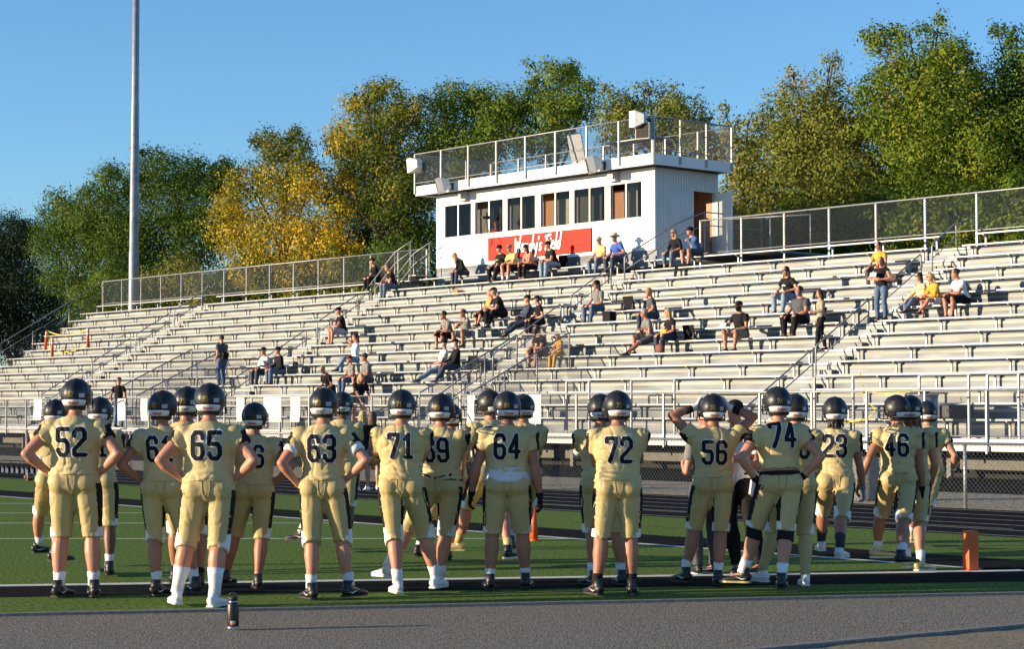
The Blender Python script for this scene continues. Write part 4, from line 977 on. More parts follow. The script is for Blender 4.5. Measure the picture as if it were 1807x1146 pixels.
def player(px, ftl, ftr, top, H, b, P, label, num=None, skin='fair', shoes=(BSHOE, BSHOE), soles=(BSOLE, BSOLE), mark=True, sock=(1.72, SOCK), brand='R', gloves=None, rz=0.0, lens=1.06, waist=None, extra=(), hair=None, hnum=True, sleeve=.45, pad=1.0, group='football players in gold jerseys and black helmets'):
    # ftl, ftr: the shoes' ground pixels; px: the hips' pixel column
    pl, pr = gnd(*ftl), gnd(*ftr); Yc = (pl.y + pr.y) / 2
    org = Vector(((px - 903.5) / F * Yc, Yc, 0)); s = H / 1.8
    P = dict(P); ca_, sa_ = math.cos(-rz), math.sin(-rz)
    for n, p in (('l', pl), ('r', pr)):
        d_ = (p - org) / s; dx, dy = d_.x * ca_ - d_.y * sa_, d_.x * sa_ + d_.y * ca_
        P.setdefault('f' + n, (dx, dy, .098))
    k = skeleton(H, b, P)
    m = body_mesh(k); root = m.build('person', [SKINS[skin]]); root.location = org; root.rotation_euler = (0, 0, rz)
    tag(root, label, 'person', group); fin(root, .0095, 2)
    # pants
    m = M(); ph = P.get('pant_hi', .10)
    torso(m, k, -.10, ph, .012)
    for n in 'lr':
        limb(m, k, 'l', n, 0, lens, .010, .018); m.ell(k.hip[n] - k.pfw * .040 * k.s + Vector((0, 0, .008)), .108 * k.s * (.55 + .45 * k.b))
    pt = m.build('pants', [PGOLD, BLK, WHT], root)
    def cb(ob, me, k=k):
        wrinkle(.0030, (5, 5, 12))(ob, me)
        mi = []
        for p in me.polygons:
            c = p.center; nrm = p.normal; w_ = 0
            for n, sd in (('l', -1), ('r', 1)):
                if (c.x - k.pel.x) * sd > 0 and c.z < k.pel.z - .02:
                    q = nrm.dot(k.prt) * sd; kz = k.kn[n].z
                    if q > .80 and c.z < k.hip[n].z: w_ = 1
                    if c.z < kz + .07 * k.s and q > .25 + (c.z - kz + .03) * 5: w_ = 2
            mi.append(w_)
        me.polygons.foreach_set('material_index', mi)
        # centre seams at the back
        bv = BVHTree.FromPolygons([v_.co for v_ in me.vertices], [p.vertices for p in me.polygons])
        for line in ([(-.030, .095), (-.034, .03), (-.026, -.05), (.0, -.09)], [(.030, .095), (.034, .03), (.026, -.05), (.0, -.09)], [(0, -.09), (0, -.13)]):
            pts = []
            for a_, b_ in zip(line[:-1], line[1:]):
                for q in np.linspace(0, 1, 5): 
                    o_ = k.pel + k.prt * ((a_[0] + (b_[0] - a_[0]) * q) * k.s) + Vector((0, 0, (a_[1] + (b_[1] - a_[1]) * q) * k.s)) - k.pfw * .5
                    h_ = bv.ray_cast(o_, k.pfw)
                    if h_[0] is not None: pts.append(h_[0] - k.pfw * .001)
            if len(pts) > 2: sm_ = M(); sm_.tube(pts, .0035, 5); sm_.build('seam', SEAM, ob, smooth=True)
    fin(pt, .0125, 3, cb)
    # jersey
    m = M(); bw = (.6 + .4 * b)
    def ex(z):
        q = max(0, min(1, (z - .26) / .12)); q2 = max(0, min(1, (.52 - z) / .05)); return (.040 * q * q2 * pad, .022 * q * q2)
    lo_ = P.get('shirt_lo', .03)
    torso(m, k, lo_, .515, .024, ext=ex)
    for n, sd in (('l', -1), ('r', 1)):
        d_ = (k.el[n] - k.sh[n]).normalized()
        m.ell(k.sh[n] + k.up * .022 * s * pad + k.rt * sd * .004, (.092 * bw * s, .105 * s, .068 * s), (k.rt, k.fw, k.up), 16, 10)
        m.ell(k.sh[n] + k.up * .018 * s * pad - k.rt * sd * .06 * s, (.095 * bw * s, .10 * s, .062 * s), (k.rt, k.fw, k.up), 16, 10)
        limb(m, k, 'a', n, .0, sleeve, .032, -.004)
    je = m.build('jersey', [GOLD, BLK], root)
    def cbj(ob, me, k=k, num=num):
        wrinkle(.0062, (4, 4, 9))(ob, me)
        nn_ = len(me.vertices); co = np.empty(nn_ * 3); me.vertices.foreach_get('co', co); co = co.reshape(-1, 3); nr = np.empty(nn_ * 3); me.vertices.foreach_get('normal', nr); nr = nr.reshape(-1, 3)
        rel = co - np.array(k.pel); hz = rel @ np.array(k.up) / k.s; sd_ = random.uniform(0, 9); lx = co[:, 0]
        wv = np.sin(hz * 120 + 2.2 * np.sin(lx * 11 + sd_) + 1.4 * np.sin(lx * 23 + 2 * sd_)) * np.clip((.19 - hz) / .09, 0, 1) * np.clip((hz + .02) / .05, 0, 1)
        co += nr * (wv * .0045)[:, None]; me.vertices.foreach_set('co', co.ravel()); me.update()
        mi = []
        for p in me.polygons:
            c = p.center; r = c - k.pel; lat = r.dot(k.rt); w_ = 0
            for n, sd in (('l', -1), ('r', 1)):
                if lat * sd > 0:
                    out = (k.el[n] - k.sh[n]).normalized(); q = c - k.sh[n]
                    al = q.dot(out)
                    edge_ = (lat * sd) - (.178 * bw + .066) * k.s
                    if edge_ > 0 and q.z < .040 * k.s and (edge_ > .018 or p.normal.dot(k.fw) > -.75): w_ = 1
                    if edge_ > .02 and p.normal.dot(k.rt) * sd > .55 and q.z < .05 * k.s: w_ = 1
            mi.append(w_)
        me.polygons.foreach_set('material_index', mi)
        if num: put_number(ob, me, k, num, P.get('numh', .235) * .89 * k.s, ob, zc=P.get('numz', .275) + .07, mts=(BLK, WHT))
    fin(je, .0115, 3, cbj)
    if waist:
        m = M(); torso(m, k, waist[0], waist[1], .021); m.build(waist[3], waist[2], root, smooth=True)
    for i, n in enumerate('lr'):
        sm = [shoes[i], soles[i]] + ([WHT] if mark and shoes[i] is BSHOE else [])
        shoe(k, n, sm, root, high=shoes[i] is BSHOE)
        if sock: put_sock(k, n, sock[0] if not isinstance(sock[0], tuple) else sock[0][i], sock[1], root, 0)
    if gloves:
        for n in gloves[0]:
            m = M(); hand(m, k, n, .003); limb(m, k, 'a', n, 1.82, 1.99, .006); g_ = m.build('glove', gloves[1], root); fin(g_, .0085, 2)
    helmet(k, root, num if hnum else None, brand)
    nc = M(); nc.tube([k.nk - k.up * .03 * s, k.nk + k.up * .015 * s], [(.085 * s, .075 * s), (.066 * s, .064 * s)], 16, xdir=k.rt); nc.build('collar', BLK, je, smooth=True)
    for e in extra: e(k, root)
    return k, root
# ---- players
HIPS = dict(hl=(-.205, -.015, 1.03), hr=(.205, -.015, 1.03), epl=(-1, -.7, .0), epr=(1, -.6, .0), hdl=(.30, .75, -.42), hdr=(-.30, .75, -.42), pnl=(1, -.2, .3), pnr=(-1, -.2, .3), curl=.25)
def D(base, **k): d = dict(base); d.update(k); return d
DOWN = dict(hl=(-.30, .04, .86), hr=(.30, .04, .86), epl=(-.3, -1, 0), epr=(.3, -1, 0), curl=.45)
CROSS = dict(hl=(.06, .25, 1.22), hr=(-.08, .27, 1.25), epl=(-1, .1, -.6), epr=(1, .1, -.6), pnl=(0, -1, 0), pnr=(0, -1, 0))
def band_(n, t0, t1, mt, off=.006, which='a', name='arm_band'):
    def f(k, root):
        m = M(); limb(m, k, which, n, t0, t1, off); m.build(name, mt, root, smooth=True)
    return f
def elbow_pad(n):
    def f(k, root):
        m = M(); e = k.el[n]; d_ = (e - k.sh[n]).normalized()
        m.ell(e - d_ * .02 + Vector((-.01, -.02, 0)), (.075, .070, .085)); m.build('elbow_pad', mat('pad_shell', (.10, .11, .105), .35, var=.2), root, smooth=True)
        m = M(); limb(m, k, 'a', n, .72, 1.15, .016); m.build('pad_strap', BLK, root, smooth=True)
    return f
def long_hair(col, L=.24, w_=.11):
    def f(k, root):
        s = k.s; m = M(); c = k.hc
        for j in range(26):
            a_ = -1.1 + 2.2 * j / 25; st = c - k.hf * (.085 * math.cos(a_)) * s + k.hr * (w_ * .9 * math.sin(a_)) * s - k.hu * .06 * s
            ln = L * random.uniform(.7, 1.1); pts = [st]
            for q in range(4): pts.append(pts[-1] + Vector((0, 0, -ln * s / 4)) - k.hf * random.uniform(-.002, .02) * s + k.hr * random.uniform(-.014, .014) * s)
            m.tube(pts, [.017 * s, .019 * s, .016 * s, .012 * s, .004 * s], 6)
        m.build('hair', col, root, smooth=True)
    return f
HB = mat('brown_hair', (.10, .045, .018), .6, var=.3, scale=60); HD = mat('dark_hair', (.022, .014, .009), .55, var=.3, scale=60)
HY = mat('blond_hair', (.42, .28, .11), .55, var=.3, scale=60); HG = mat('grey_hair', (.30, .28, .26), .6); HR_ = mat('auburn_hair', (.20, .075, .03), .6, var=.3, scale=60)
BG = ('lr', BLK)
UW = mat('white_undershirt', (.62, .64, .68), .7)
# front row, left to right
player(134, (104, 1056), (166, 1056), 663, 1.86, 1.22, D(HIPS, numz=.25, numh=0.235, fyl=.3, fyr=-.3), 'player number 52 in gold, hands on hips, leftmost in the row with his back turned', '52', extra=())
player(290, (277, 1054), (345, 1052), 687, 1.76, 1.02, D(HIPS, hl=(-.19, .02, 1.0), tilt=-.03, hyaw=-.25, numh=0.221, numz=.26, fyl=.5, fyr=-.6), 'player number 61 between 52 and 65, helmet with a white centre stripe, hands on hips', '61', lens=1.12, skin='tan', extra=())
player(370, (311, 1072), (378, 1074), 672, 1.81, 1.26, D(HIPS, numz=.27, numh=0.230, fyl=-.35, fyr=.3, hdl=(.5, .7, -.2)), 'player number 65 in gold with tall white socks and white cleats, hands on hips', '65', shoes=(WSHOE, WSHOE), soles=(WSOLE, WSOLE), sock=(1.48, SOCK), lens=1.14)
player(449, (398, 1038), (455, 1042), 699, 1.66, 1.14, D(HIPS, numz=.25, numh=0.216, hyaw=-.1), 'player number 76 standing behind the right elbow of player 65', '76', lens=1.1, sock=None, skin='tan', hnum=False)
player(571, (549, 1060), (617, 1058), 684, 1.78, 1.10, D(HIPS, numz=.255, numh=0.226, fyl=-.5, fyr=.7, hyaw=-.15, hl=(-.20, -.03, .97)), 'player number 63 with white sleeve bands and black cleats, hands on hips', '63', brand='S', lens=1.12,
       extra=(band_('l', .42, .60, WHT, .014), band_('r', .42, .66, WHT, .014)))
player(709, (702, 1052), (771, 1047), 681, 1.77, 1.15, D(CROSS, numz=.275, numh=0.221, fyl=-.3, fyr=.4, hl=(.0, .24, 1.2), epl=(-1, .1, -.2)), 'player number 71 with arms folded and a grey elbow pad on the left arm', '71', shoes=(WSHOE, WSHOE), soles=(WSOLE, WSOLE), lens=1.16, extra=(elbow_pad('l'),))
player(778, (672, 1040), (776, 1040), 680, 1.74, 1.18, D(CROSS, numz=.25, numh=0.221, fyl=-.8, fyr=.2, twist=-.25, hyaw=.1), 'player number 69 standing half hidden behind player 71', '69', brand='S', shoes=(WSHOE, WSHOE), soles=(WSOLE, WSOLE), lens=1.1, waist=(.03, .09, BLK, 'belt'))
player(895, (864, 1043), (928, 1041), 683, 1.76, 1.22, D(DOWN, numz=.27, numh=0.226, shirt_lo=.09, tilt=.0, hl=(-.33, .05, .86), hr=(.30, .0, .84), fyl=-.2, fyr=.2, hyaw=.1), 'player number 64 with arms hanging, black gloves and a white undershirt showing at the waist', '64', gloves=BG, lens=1.02, waist=(.015, .14, UW, 'undershirt'), skin='tan', sock=(1.78, SOCK))
player(1090, (1053, 1053), (1115, 1052), 686, 1.76, 1.20, D(CROSS, numz=.25, numh=0.226, fyl=-.5, fyr=.15, hyaw=.15), 'player number 72 with arms folded, in front of a half hidden team mate', '72', lens=1.02, sock=(1.78, BLK), skin='tan')
HEADH = dict(hl=(-.15, .09, 1.69), hr=(.15, .09, 1.69), epl=(-1, -.3, -.35), epr=(1, -.1, -.35), hdl=(.45, .3, .8), hdr=(-.45, .3, .8), pnl=(1, -.2, -.3), pnr=(-1, -.2, -.3), curl=.45)
player(1258, (1208, 1033), (1267, 1036), 681, 1.74, 1.06, D(HEADH, numz=.22, numh=0.221, fyl=-.6, fyr=.1), 'player number 56 with both white gloved hands raised to his helmet', '56', gloves=('lr', mat('white_glove', (.70, .70, .70), .6)), lens=1.02, sock=(1.72, SOCK), skin='tan', extra=(band_('l', 1.55, 1.8, BLK, .006), band_('r', 1.55, 1.8, BLK, .006)))
player(1375, (1307, 1040), (1379, 1046), 671, 1.80, 1.08, D(HIPS, numz=.345, numh=0.226, shirt_lo=.10, pant_hi=.06, twist=.12, tilt=-.02, fyl=-1.2, fyr=.2, hl=(-.22, -.06, .98), hr=(.19, -.03, 1.0)), 'player number 74 with black gloves on his hips and black knee sleeves', '74', gloves=BG, lens=.98, sock=(1.68, SOCK), hnum=True, soles=(GSHOE, BSOLE),
       extra=(band_('l', .90, 1.22, BLK, .014, 'l', 'knee_sleeve'), band_('r', .93, 1.2, BLK, .014, 'l', 'knee_sleeve')), waist=(.045, .085, BLK, 'belt'))
player(1473, (1447, 1008), (1479, 1031), 705, 1.72, 1.02, D(DOWN, numz=.28, numh=0.221, twist=-.2, hyaw=.15, hr=(.30, .12, .86), fyl=0, fyr=.5), 'player number 23 with a grey glove, right of player 74', '23', brand='S', gloves=('r', mat('grey_glove', (.20, .23, .30), .6)), shoes=(WSHOE, WSHOE), soles=(WSOLE, WSOLE), lens=1.08, sock=(1.6, mat('navy_sock', (.02, .02, .03), .8)), skin='tan', hnum=False, extra=(long_hair(HD, .12, .07),))
player(1583, (1545, 1006), (1590, 1021), 698, 1.74, 1.02, D(DOWN, numz=.265, numh=0.221, hyaw=.95, twist=-.28, hl=(-.40, -.05, .92), hr=(.26, .05, .80), fyl=1.35, fyr=1.1), 'player number 46 looking left, black gloves, one gold cleat', '46', gloves=BG, lens=1.06, shoes=(GSHOE, BSHOE), soles=(WSOLE, GSHOE), mark=False, skin='tan')
player(1606, (1601, 1008), (1625, 1014), 697, 1.74, 1.0, D(DOWN, numz=.285, numh=0.221, twist=-.2, hr=(.24, .15, .9), fyl=.6, fyr=.9), 'player number 55 with long auburn hair below his helmet, right behind player 46', '55', shoes=(GSHOE, GSHOE), soles=(WSOLE, WSOLE), skin='fair', lens=1.0, hnum=False, extra=(long_hair(HR_, .14, .10),))
# second row, half hidden
player(98, (66, 1001), (95, 1016), 700, 1.70, 1.0, D(DOWN, hl=(-.05, .2, 1.15), kpl=(-.5, .6, 0), fyl=.9, fyr=.9), 'player mostly hidden behind number 52 with a white arm band and a black striped thigh', None, hnum=False, extra=(band_('l', .62, .95, WHT, .01),), lens=1.05)
player(176, (170, 1015), (193, 1019), 700, 1.72, .98, D(CROSS, numh=0.207, fyl=0, fyr=-.2), 'player number 11 almost hidden at the right side of player 52', '11', hnum=False, skin='brown', lens=1.05)
player(330, (310, 1040), (352, 1050), 682, 1.80, 1.02, D(DOWN, numh=0.207, hl=(-.2, .2, 1.1)), 'player hidden between 61 and 65, only his helmet standing above them', '70', brand='S', lens=1.1, sock=(1.8, BLK), skin='tan')
player(604, (522, 972), (612, 976), 694, 1.80, 1.0, D(CROSS, fyl=-1.2, fyr=-.3, kpl=(-.4, .8, 0)), 'player hidden behind number 63 stepping forward with a black cleat', None, hnum=False, skin='brown', gloves=BG, brand='S')
player(796, (735, 992), (790, 992), 699, 1.66, 1.0, D(CROSS), 'player behind number 69, only the back of his helmet in view', None, hnum=False, brand='S', skin='tan')
player(866, (803, 992), (899, 1002), 684, 1.80, 1.0, D(DOWN, hl=(-.3, .05, .95), fyl=-1.4, fyr=.4, twist=.35, kpl=(-.9, .4, 0), hyaw=.4), 'player number 66 striding with a gold cleat behind player 64', '66', hnum=False, shoes=(GSHOE, BSHOE), soles=(GSHOE, WSOLE), mark=False, sock=(1.72, PGOLD), lens=1.0)
player(924, (900, 1002), (922, 985), 690, 1.76, 1.0, D(CROSS, twist=.2), 'player behind number 64 with one gold shoulder showing on the right', None, hnum=False)
player(1060, (1046, 1035), (1097, 1035), 685, 1.74, 1.08, D(CROSS, fyl=-.6, epl=(-1, .2, -.3)), 'player hidden behind number 72 with a white elbow band on his folded arm', None, hnum=False, lens=1.05, skin='tan', extra=(band_('l', .55, .85, WHT, .012),))
player(1403, (1343, 1035), (1421, 1036), 686, 1.74, 1.0, D(CROSS, numh=0.216, fyl=-.7, fyr=.0), 'player number 36 in full length gold tights behind player 74', '36', hnum=False, shoes=(WSHOE, WSHOE), soles=(WSOLE, WSOLE), lens=1.1, sock=(1.0, PGOLD))
player(1636, (1606, 966), (1622, 972), 722, 1.70, 1.0, D(DOWN, hr=(.32, .06, .95), hl=(-.1, .2, 1.1), fyl=0, fyr=0), 'player farthest right behind 55 with a white wrist tape', None, hnum=False, shoes=(GSHOE, WSHOE), soles=(WSOLE, WSOLE), mark=False, extra=(band_('r', 1.8, 1.93, WHT, .006),))

# ---- people in ordinary clothes
def eyes(k, root):
    m = M(); s = k.s
    for sd in (-1, 1): m.ell(k.hc + k.hf * .088 * s + k.hr * sd * .030 * s + k.hu * .012 * s, (.012 * s, .008 * s, .008 * s), (k.hr, k.hf, k.hu), 8, 6)
    m.build('eyes', ROCK, root, smooth=True)
def shades(k, root):
    m = M(); s = k.s
    for sd in (-1, 1): m.ell(k.hc + k.hf * .098 * s + k.hr * sd * .033 * s + k.hu * .012 * s, (.030 * s, .006 * s, .019 * s), (k.hr, k.hf, k.hu), 10, 6)
    m.tube([k.hc + k.hf * .1 * s - k.hr * .03 * s + k.hu * .02 * s, k.hc + k.hf * .1 * s + k.hr * .03 * s + k.hu * .02 * s], .004, 5)
    for sd in (-1, 1): m.tube([k.hc + k.hf * .095 * s + k.hr * sd * .06 * s + k.hu * .018 * s, k.hc - k.hf * .01 * s + k.hr * sd * .078 * s + k.hu * .02 * s], .004, 5)
    m.build('sunglasses', ROCK, root, smooth=True)
def facemask(col):
    def f(k, root):
        m = M(); s = k.s
        m.tube([k.hc + k.hf * .012 * s + k.hu * z * s + k.hf * y * s for z, y in ((-.118, .05), (-.09, .03), (-.05, .015), (-.012, .012))], [(.035 * s, .045 * s), (.052 * s, .062 * s), (.068 * s, .082 * s), (.066 * s, .092 * s)], 14, xdir=k.hr)
        m.build('cloth_face_mask', col, root, smooth=True)
    return f
def hair(col, style='short'):
    def f(k, root):
        s = k.s; m = M(); c = k.hc
        for z, rx, ry, y in HEADT[4:]: pass
        T = [(-.06, .070, .070, -.030), (-.02, .081, .086, -.020), (.03, .086, .100, -.012), (.07, .080, .098, -.010), (.10, .060, .076, -.010), (.124, .024, .030, -.010)]
        if style == 'short': T = [(-.02, .079, .080, -.026)] + T[2:]
        m.tube([c + k.hu * z * s + k.hf * y * s for z, rx, ry, y in T], [(rx * s, ry * s) for z, rx, ry, y in T], 16, xdir=k.hr)
        if style in ('long', 'pony', 'wavy'):
            nn = 22 if style != 'pony' else 9
            for j in range(nn):
                a_ = (-1.5 + 3.0 * j / (nn - 1)) if style != 'pony' else random.uniform(-.25, .25)
                st = c - k.hf * (.080 * math.cos(a_)) * s + k.hr * (.078 * math.sin(a_)) * s + k.hu * (.02 if style != 'pony' else .05) * s
                ln = random.uniform(.26, .36) if style != 'pony' else random.uniform(.2, .26); pts = [st]
                for q in range(5): pts.append(pts[-1] + Vector((0, 0, -ln * s / 5)) - k.hf * (.006 if style != 'pony' else (.03 - .012 * q)) * s + k.hr * random.uniform(-.012, .012) * s)
                m.tube(pts, [.020 * s, .024 * s, .022 * s, .020 * s, .015 * s, .005 * s], 6)
        m.build('hair', col, root, smooth=True)
    return f
def cap(col, col2=None, back=False, hat=False):
    def f(k, root):
        s = k.s; m = M(); c = k.hc; f_ = -k.hf if back else k.hf
        T = [(.028, .086, .104, -.006), (.06, .086, .104, -.006), (.095, .074, .090, -.008), (.12, .046, .056, -.008), (.130, .012, .014, -.008)]
        if hat: T = [(.03, .088, .105, -.006), (.09, .086, .10, -.006), (.14, .076, .088, -.006), (.155, .05, .05, -.006)]
        m.tube([c + k.hu * z * s + k.hf * y * s for z, rx, ry, y in T], [(rx * s, ry * s) for z, rx, ry, y in T], 18, xdir=k.hr)
        o = m.build('hat' if hat else 'cap', col, root, smooth=True)
        m = M()
        if hat: 
            n = 24; 
            for r_, dz in ((.09, .034), (.15, .022), (.185, .045)):
                m.v += [c + k.hr * math.cos(2 * math.pi * j / n) * r_ * s + k.hf * math.sin(2 * math.pi * j / n) * r_ * 1.05 * s + k.hu * (dz + (.03 * abs(math.cos(2 * math.pi * j / n)) if r_ > .17 else 0)) * s for j in range(n)]
            for q in range(2):
                for j in range(n): m.f.append((q * n + j, q * n + (j + 1) % n, (q + 1) * n + (j + 1) % n, (q + 1) * n + j)); m.m.append(0)
        else:
            n = 9; base = c + k.hu * .036 * s
            for j in range(n):
                a_ = -1.05 + 2.1 * j / (n - 1); q = k.hr * math.sin(a_) * .078 * s + f_ * math.cos(a_) * .096 * s; e_ = k.hr * math.sin(a_) * .070 * s + f_ * (.096 * math.cos(a_) + .075 * math.cos(a_ * 1.3)) * s - k.hu * .016 * s
                m.v += [base + q, base + e_, base + e_ - k.hu * .006 * s, base + q - k.hu * .006 * s]
            for j in range(n - 1):
                for q in range(4): m.f.append((j * 4 + q, j * 4 + (q + 1) % 4, j * 4 + 4 + (q + 1) % 4, j * 4 + 4 + q)); m.m.append(0)
        m.build('brim', col2 or col, o, smooth=True)
    return f
def chest_print(col, wd=.14, ht=.05, z=.33):
    def f(k, root):
        m = M()
        for q in range(5):
            x = -wd / 2 + wd * q / 4; a_ = k.pt(x, .135 + .03 * k.b - abs(x) * .2, z + random.uniform(-.01, .01))
            m.obox(a_, k.rt, k.fw, k.up, wd / 10 * k.s, .012, ht / 2 * random.uniform(.6, 1) * k.s)
        m.build('shirt_print', col, root)
    return f
def lap_item(name, col, size, at):
    def f(k, root):
        m = M(); c = k.pel + Vector(at) * k.s; m.obox(c, (1, 0, 0), (0, .9, .3), (0, -.3, .9), *[q / 2 for q in size]); m.build(name, col, root)
    return f
SIT = dict(pel=(0, 0, .115), fl=(-.14, .42, -.335), fr=(.14, .42, -.335), lean=.18, hl=(-.14, .34, .19), hr=(.14, .34, .19), epl=(-.8, -.6, -.2), epr=(.8, -.6, -.2), hdl=(.1, .9, -.3), hdr=(-.1, .9, -.3), pnl=(0, 0, -1), pnr=(0, 0, -1), fyl=.1, fyr=-.1, kpl=(-.2, .3, 1), kpr=(.2, .3, 1))
CLASP = D(SIT, lean=.42, hl=(-.03, .44, .26), hr=(.03, .44, .26))
STAND = dict(pel=(0, 0, .955), fl=(-.11, 0, .09), fr=(.11, .04, .09), **{k_: v_ for k_, v_ in DOWN.items()})
def col(n, c, r=.75): return mat(n, c, r, bump=.25, bscale=14)
JEAN = col('blue_denim', (.075, .13, .22)); DJEAN = col('dark_denim', (.028, .045, .075)); LJEAN = col('light_denim', (.20, .29, .38)); KHAKI = col('khaki_cotton', (.33, .28, .18)); GREY = col('grey_cotton', (.17, .17, .175)); DGREY = col('charcoal_cotton', (.06, .065, .075))
YEL = col('pale_yellow_cotton', (.66, .55, .20)); DYEL = col('mustard_cotton', (.62, .33, .03)); BLUE = col('royal_blue_cotton', (.03, .09, .42)); PINK = col('coral_cotton', (.60, .22, .16)); TAN_ = col('tan_cotton', (.34, .28, .19)); WHC = col('white_cotton', (.74, .74, .72)); NAVY = col('navy_cotton', (.025, .04, .075)); FLOR = mat('camouflage_print', (.10, .10, .08), .8, scale=28, col2=(.34, .33, .30), lo=.45, hi=.55); STRP = mat('striped_knit', (.72, .66, .52), .8, scale=5, stretch=(.1, .1, 6), col2=(.55, .33, .06), lo=.49, hi=.51)
def person(loc, rz, H, b, P, label, shirt, sleeve, pants, plen, shoe_=BSHOE, skin='fair', extra=(), group='spectators in the stand', socks=None, vox=.0135, skirt=False, poff=.012):
    k = skeleton(H, b, P); m = body_mesh(k); root = m.build('person', [SKINS[skin]]); root.location = loc; root.rotation_euler = (0, 0, rz); tag(root, label, 'person', group)
    fin(root, vox * .9, 2)
    m = M(); torso(m, k, -.10, .10, .010)
    for n in 'lr': limb(m, k, 'l', n, 0, plen, poff, .012 if plen < 1 else .008); m.ell(k.hip[n] - k.pfw * .03 * k.s, .104 * k.s * (.6 + .4 * b))
    if skirt: m.tube([k.pel + Vector((0, 0, .12)) * k.s, k.pel - Vector((0, 0, .12)) * k.s, k.pel - Vector((0, 0, .2)) * k.s], [(.16 * k.s, .13 * k.s), (.20 * k.s, .17 * k.s), (.225 * k.s, .20 * k.s)], 16, xdir=k.prt)
    p_ = m.build('skirt' if skirt else ('shorts' if plen < 1 else 'trousers'), pants, root); fin(p_, vox, 2, wrinkle(.004, (8, 8, 14)))
    m = M(); torso(m, k, -.04, .508, .018)
    for n, sd in (('l', -1), ('r', 1)):
        m.ell(k.sh[n], .073 * k.s * (.6 + .4 * b))
        if sleeve > 0: limb(m, k, 'a', n, 0, sleeve, .016 if sleeve > 1 else .018)
    j_ = m.build('shirt', shirt, root); fin(j_, vox, 2, wrinkle(.006, (8, 8, 12)))
    for n in 'lr':
        shoe(k, n, [shoe_, WSOLE if shoe_ is not WSHOE else BSOLE], root, N=10)
        if socks: put_sock(k, n, socks[0], socks[1], root, 0)
    for e in extra: e(k, root)
    return k, root
BASE = GROT + math.pi                    # facing the field
def seat_for(px, py):
    best = None
    for i in range(15):
        x, z = onv(px, py, tv(i)); d_ = abs(z - (tz(i) + .43))
        if best is None or d_ < best[0]: best = (d_, i)
    i = best[1]
    # x of that row at this pixel column, on the seat plane
    x = -50
    for _ in range(30):
        q = proj(G(x, tv(i), tz(i) + .43)); x += (px - q[0]) / 45
    return x, i
def sit(px, py, P, label, *a, yaw=0.0, H=1.74, b=1.0, dv=0.0, **kw):
    x, i = seat_for(px, py); P = D(P, hyaw=-P.get('hyaw', 0) - .5 * yaw); H = H * (1.08 if px > 1500 else 1.19); s_ = H / 1.8; zf = -.425 / s_ + .094
    for q_ in ('fl', 'fr'):
        f_ = P[q_]; P[q_] = (f_[0], f_[1], zf if f_[2] < -.3 else f_[2])
    P['pel'] = (0, 0, .115 / s_ * 1.1)
    return person(G(x, tv(i) - .03 + dv, tz(i) + .43), BASE - yaw * .55, H, b, P, label, *a, **kw)
def stand_on(px, py, P, label, *a, yaw=0.0, H=1.72, b=1.0, seat=False, **kw):
    H *= 1.07 if px > 1400 else 1.18
    best = None
    for i in range(-1, 15):
        v = tv(i) - .2 if i >= 0 else 37.0; z = tz(i) + (.43 if seat else 0) if i >= 0 else .96
        if seat: v = tv(i)
        x, zz = onv(px, py, v); d_ = abs(zz - z)
        if best is None or d_ < best[0]: best = (d_, x, v, z)
    return person(G(best[1], best[2], best[3]), BASE + yaw, H, b, P, label, *a, **kw)
CB = cap(BLK)
# upper left
sit(668, 505, D(SIT, lean=.35, hl=(.0, .22, .50), hyaw=.3), 'spectator in black cap and black trousers beside the handrail left of the press box', BLK, .5, BLK, 2, extra=(CB,), yaw=.5)
sit(697, 505, D(SIT, lean=.4, hl=(-.05, .30, .42), hr=(.05, .38, .25)), 'man with brown hair, black T-shirt and jeans by the handrail left of the press box', BLK, .5, JEAN, 2, extra=(hair(HB),), yaw=.6)
sit(822, 492, D(SIT, lean=.55, hpitch=.7, hl=(-.1, .4, .15)), 'woman in black jacket bent over on the bench below the press box', BLK, 1.95, DJEAN, 2, extra=(hair(HY, 'long'),), yaw=.5, b=.88, H=1.66)
sit(888, 484, D(SIT, fl=(-.3, .5, -.335), hl=(-.25, .2, .2)), 'bearded man in black T-shirt with pale print, leftmost before the red sign', BLK, .5, BLK, 2, extra=(CB, chest_print(YEL), hair(HD)), yaw=.35, b=1.12)
sit(912, 482, D(CLASP), 'man in pale yellow T-shirt, camouflage cap and black shorts in front of the red sign', YEL, .55, BLK, .95, extra=(cap(FLOR), chest_print(BLK, .10), eyes), yaw=.25, b=1.15, socks=(1.75, SOCK))
sit(941, 480, D(CLASP), 'woman in a coral top and black cap in front of the red sign', PINK, .5, BLK, 1.9, extra=(cap(BLK), hair(HD, 'long')), yaw=.45, b=.92, H=1.64)
sit(981, 477, D(CLASP), 'man in black T-shirt and faded jeans, rightmost of the four before the red sign', BLK, .5, LJEAN, 2, extra=(CB, shades, hair(HD)), yaw=.5, b=1.1)
sit(1064, 467, D(SIT, hpitch=.1), 'blond woman in yellow top sitting beside the man in royal blue', YEL, .6, JEAN, 2, extra=(hair(HY), shades), yaw=.1, b=1.0, H=1.62)
sit(1095, 465, D(SIT, lean=.3, hl=(-.2, .3, .25)), 'man in royal blue shirt and straw hat under the press box', BLUE, .6, DJEAN, 2, extra=(cap(col('straw', (.52, .44, .28)), hat=True), shades, facemask(HG)), yaw=.25, b=1.12)
sit(1197, 452, D(SIT, lean=.25, hl=(-.2, .35, .2)), 'blond woman in black top and cuffed jeans beside the handrail right of the press box', BLK, 1.2, JEAN, 1.75, extra=(hair(HY, 'long'), shades), yaw=.15, b=.88, H=1.64)
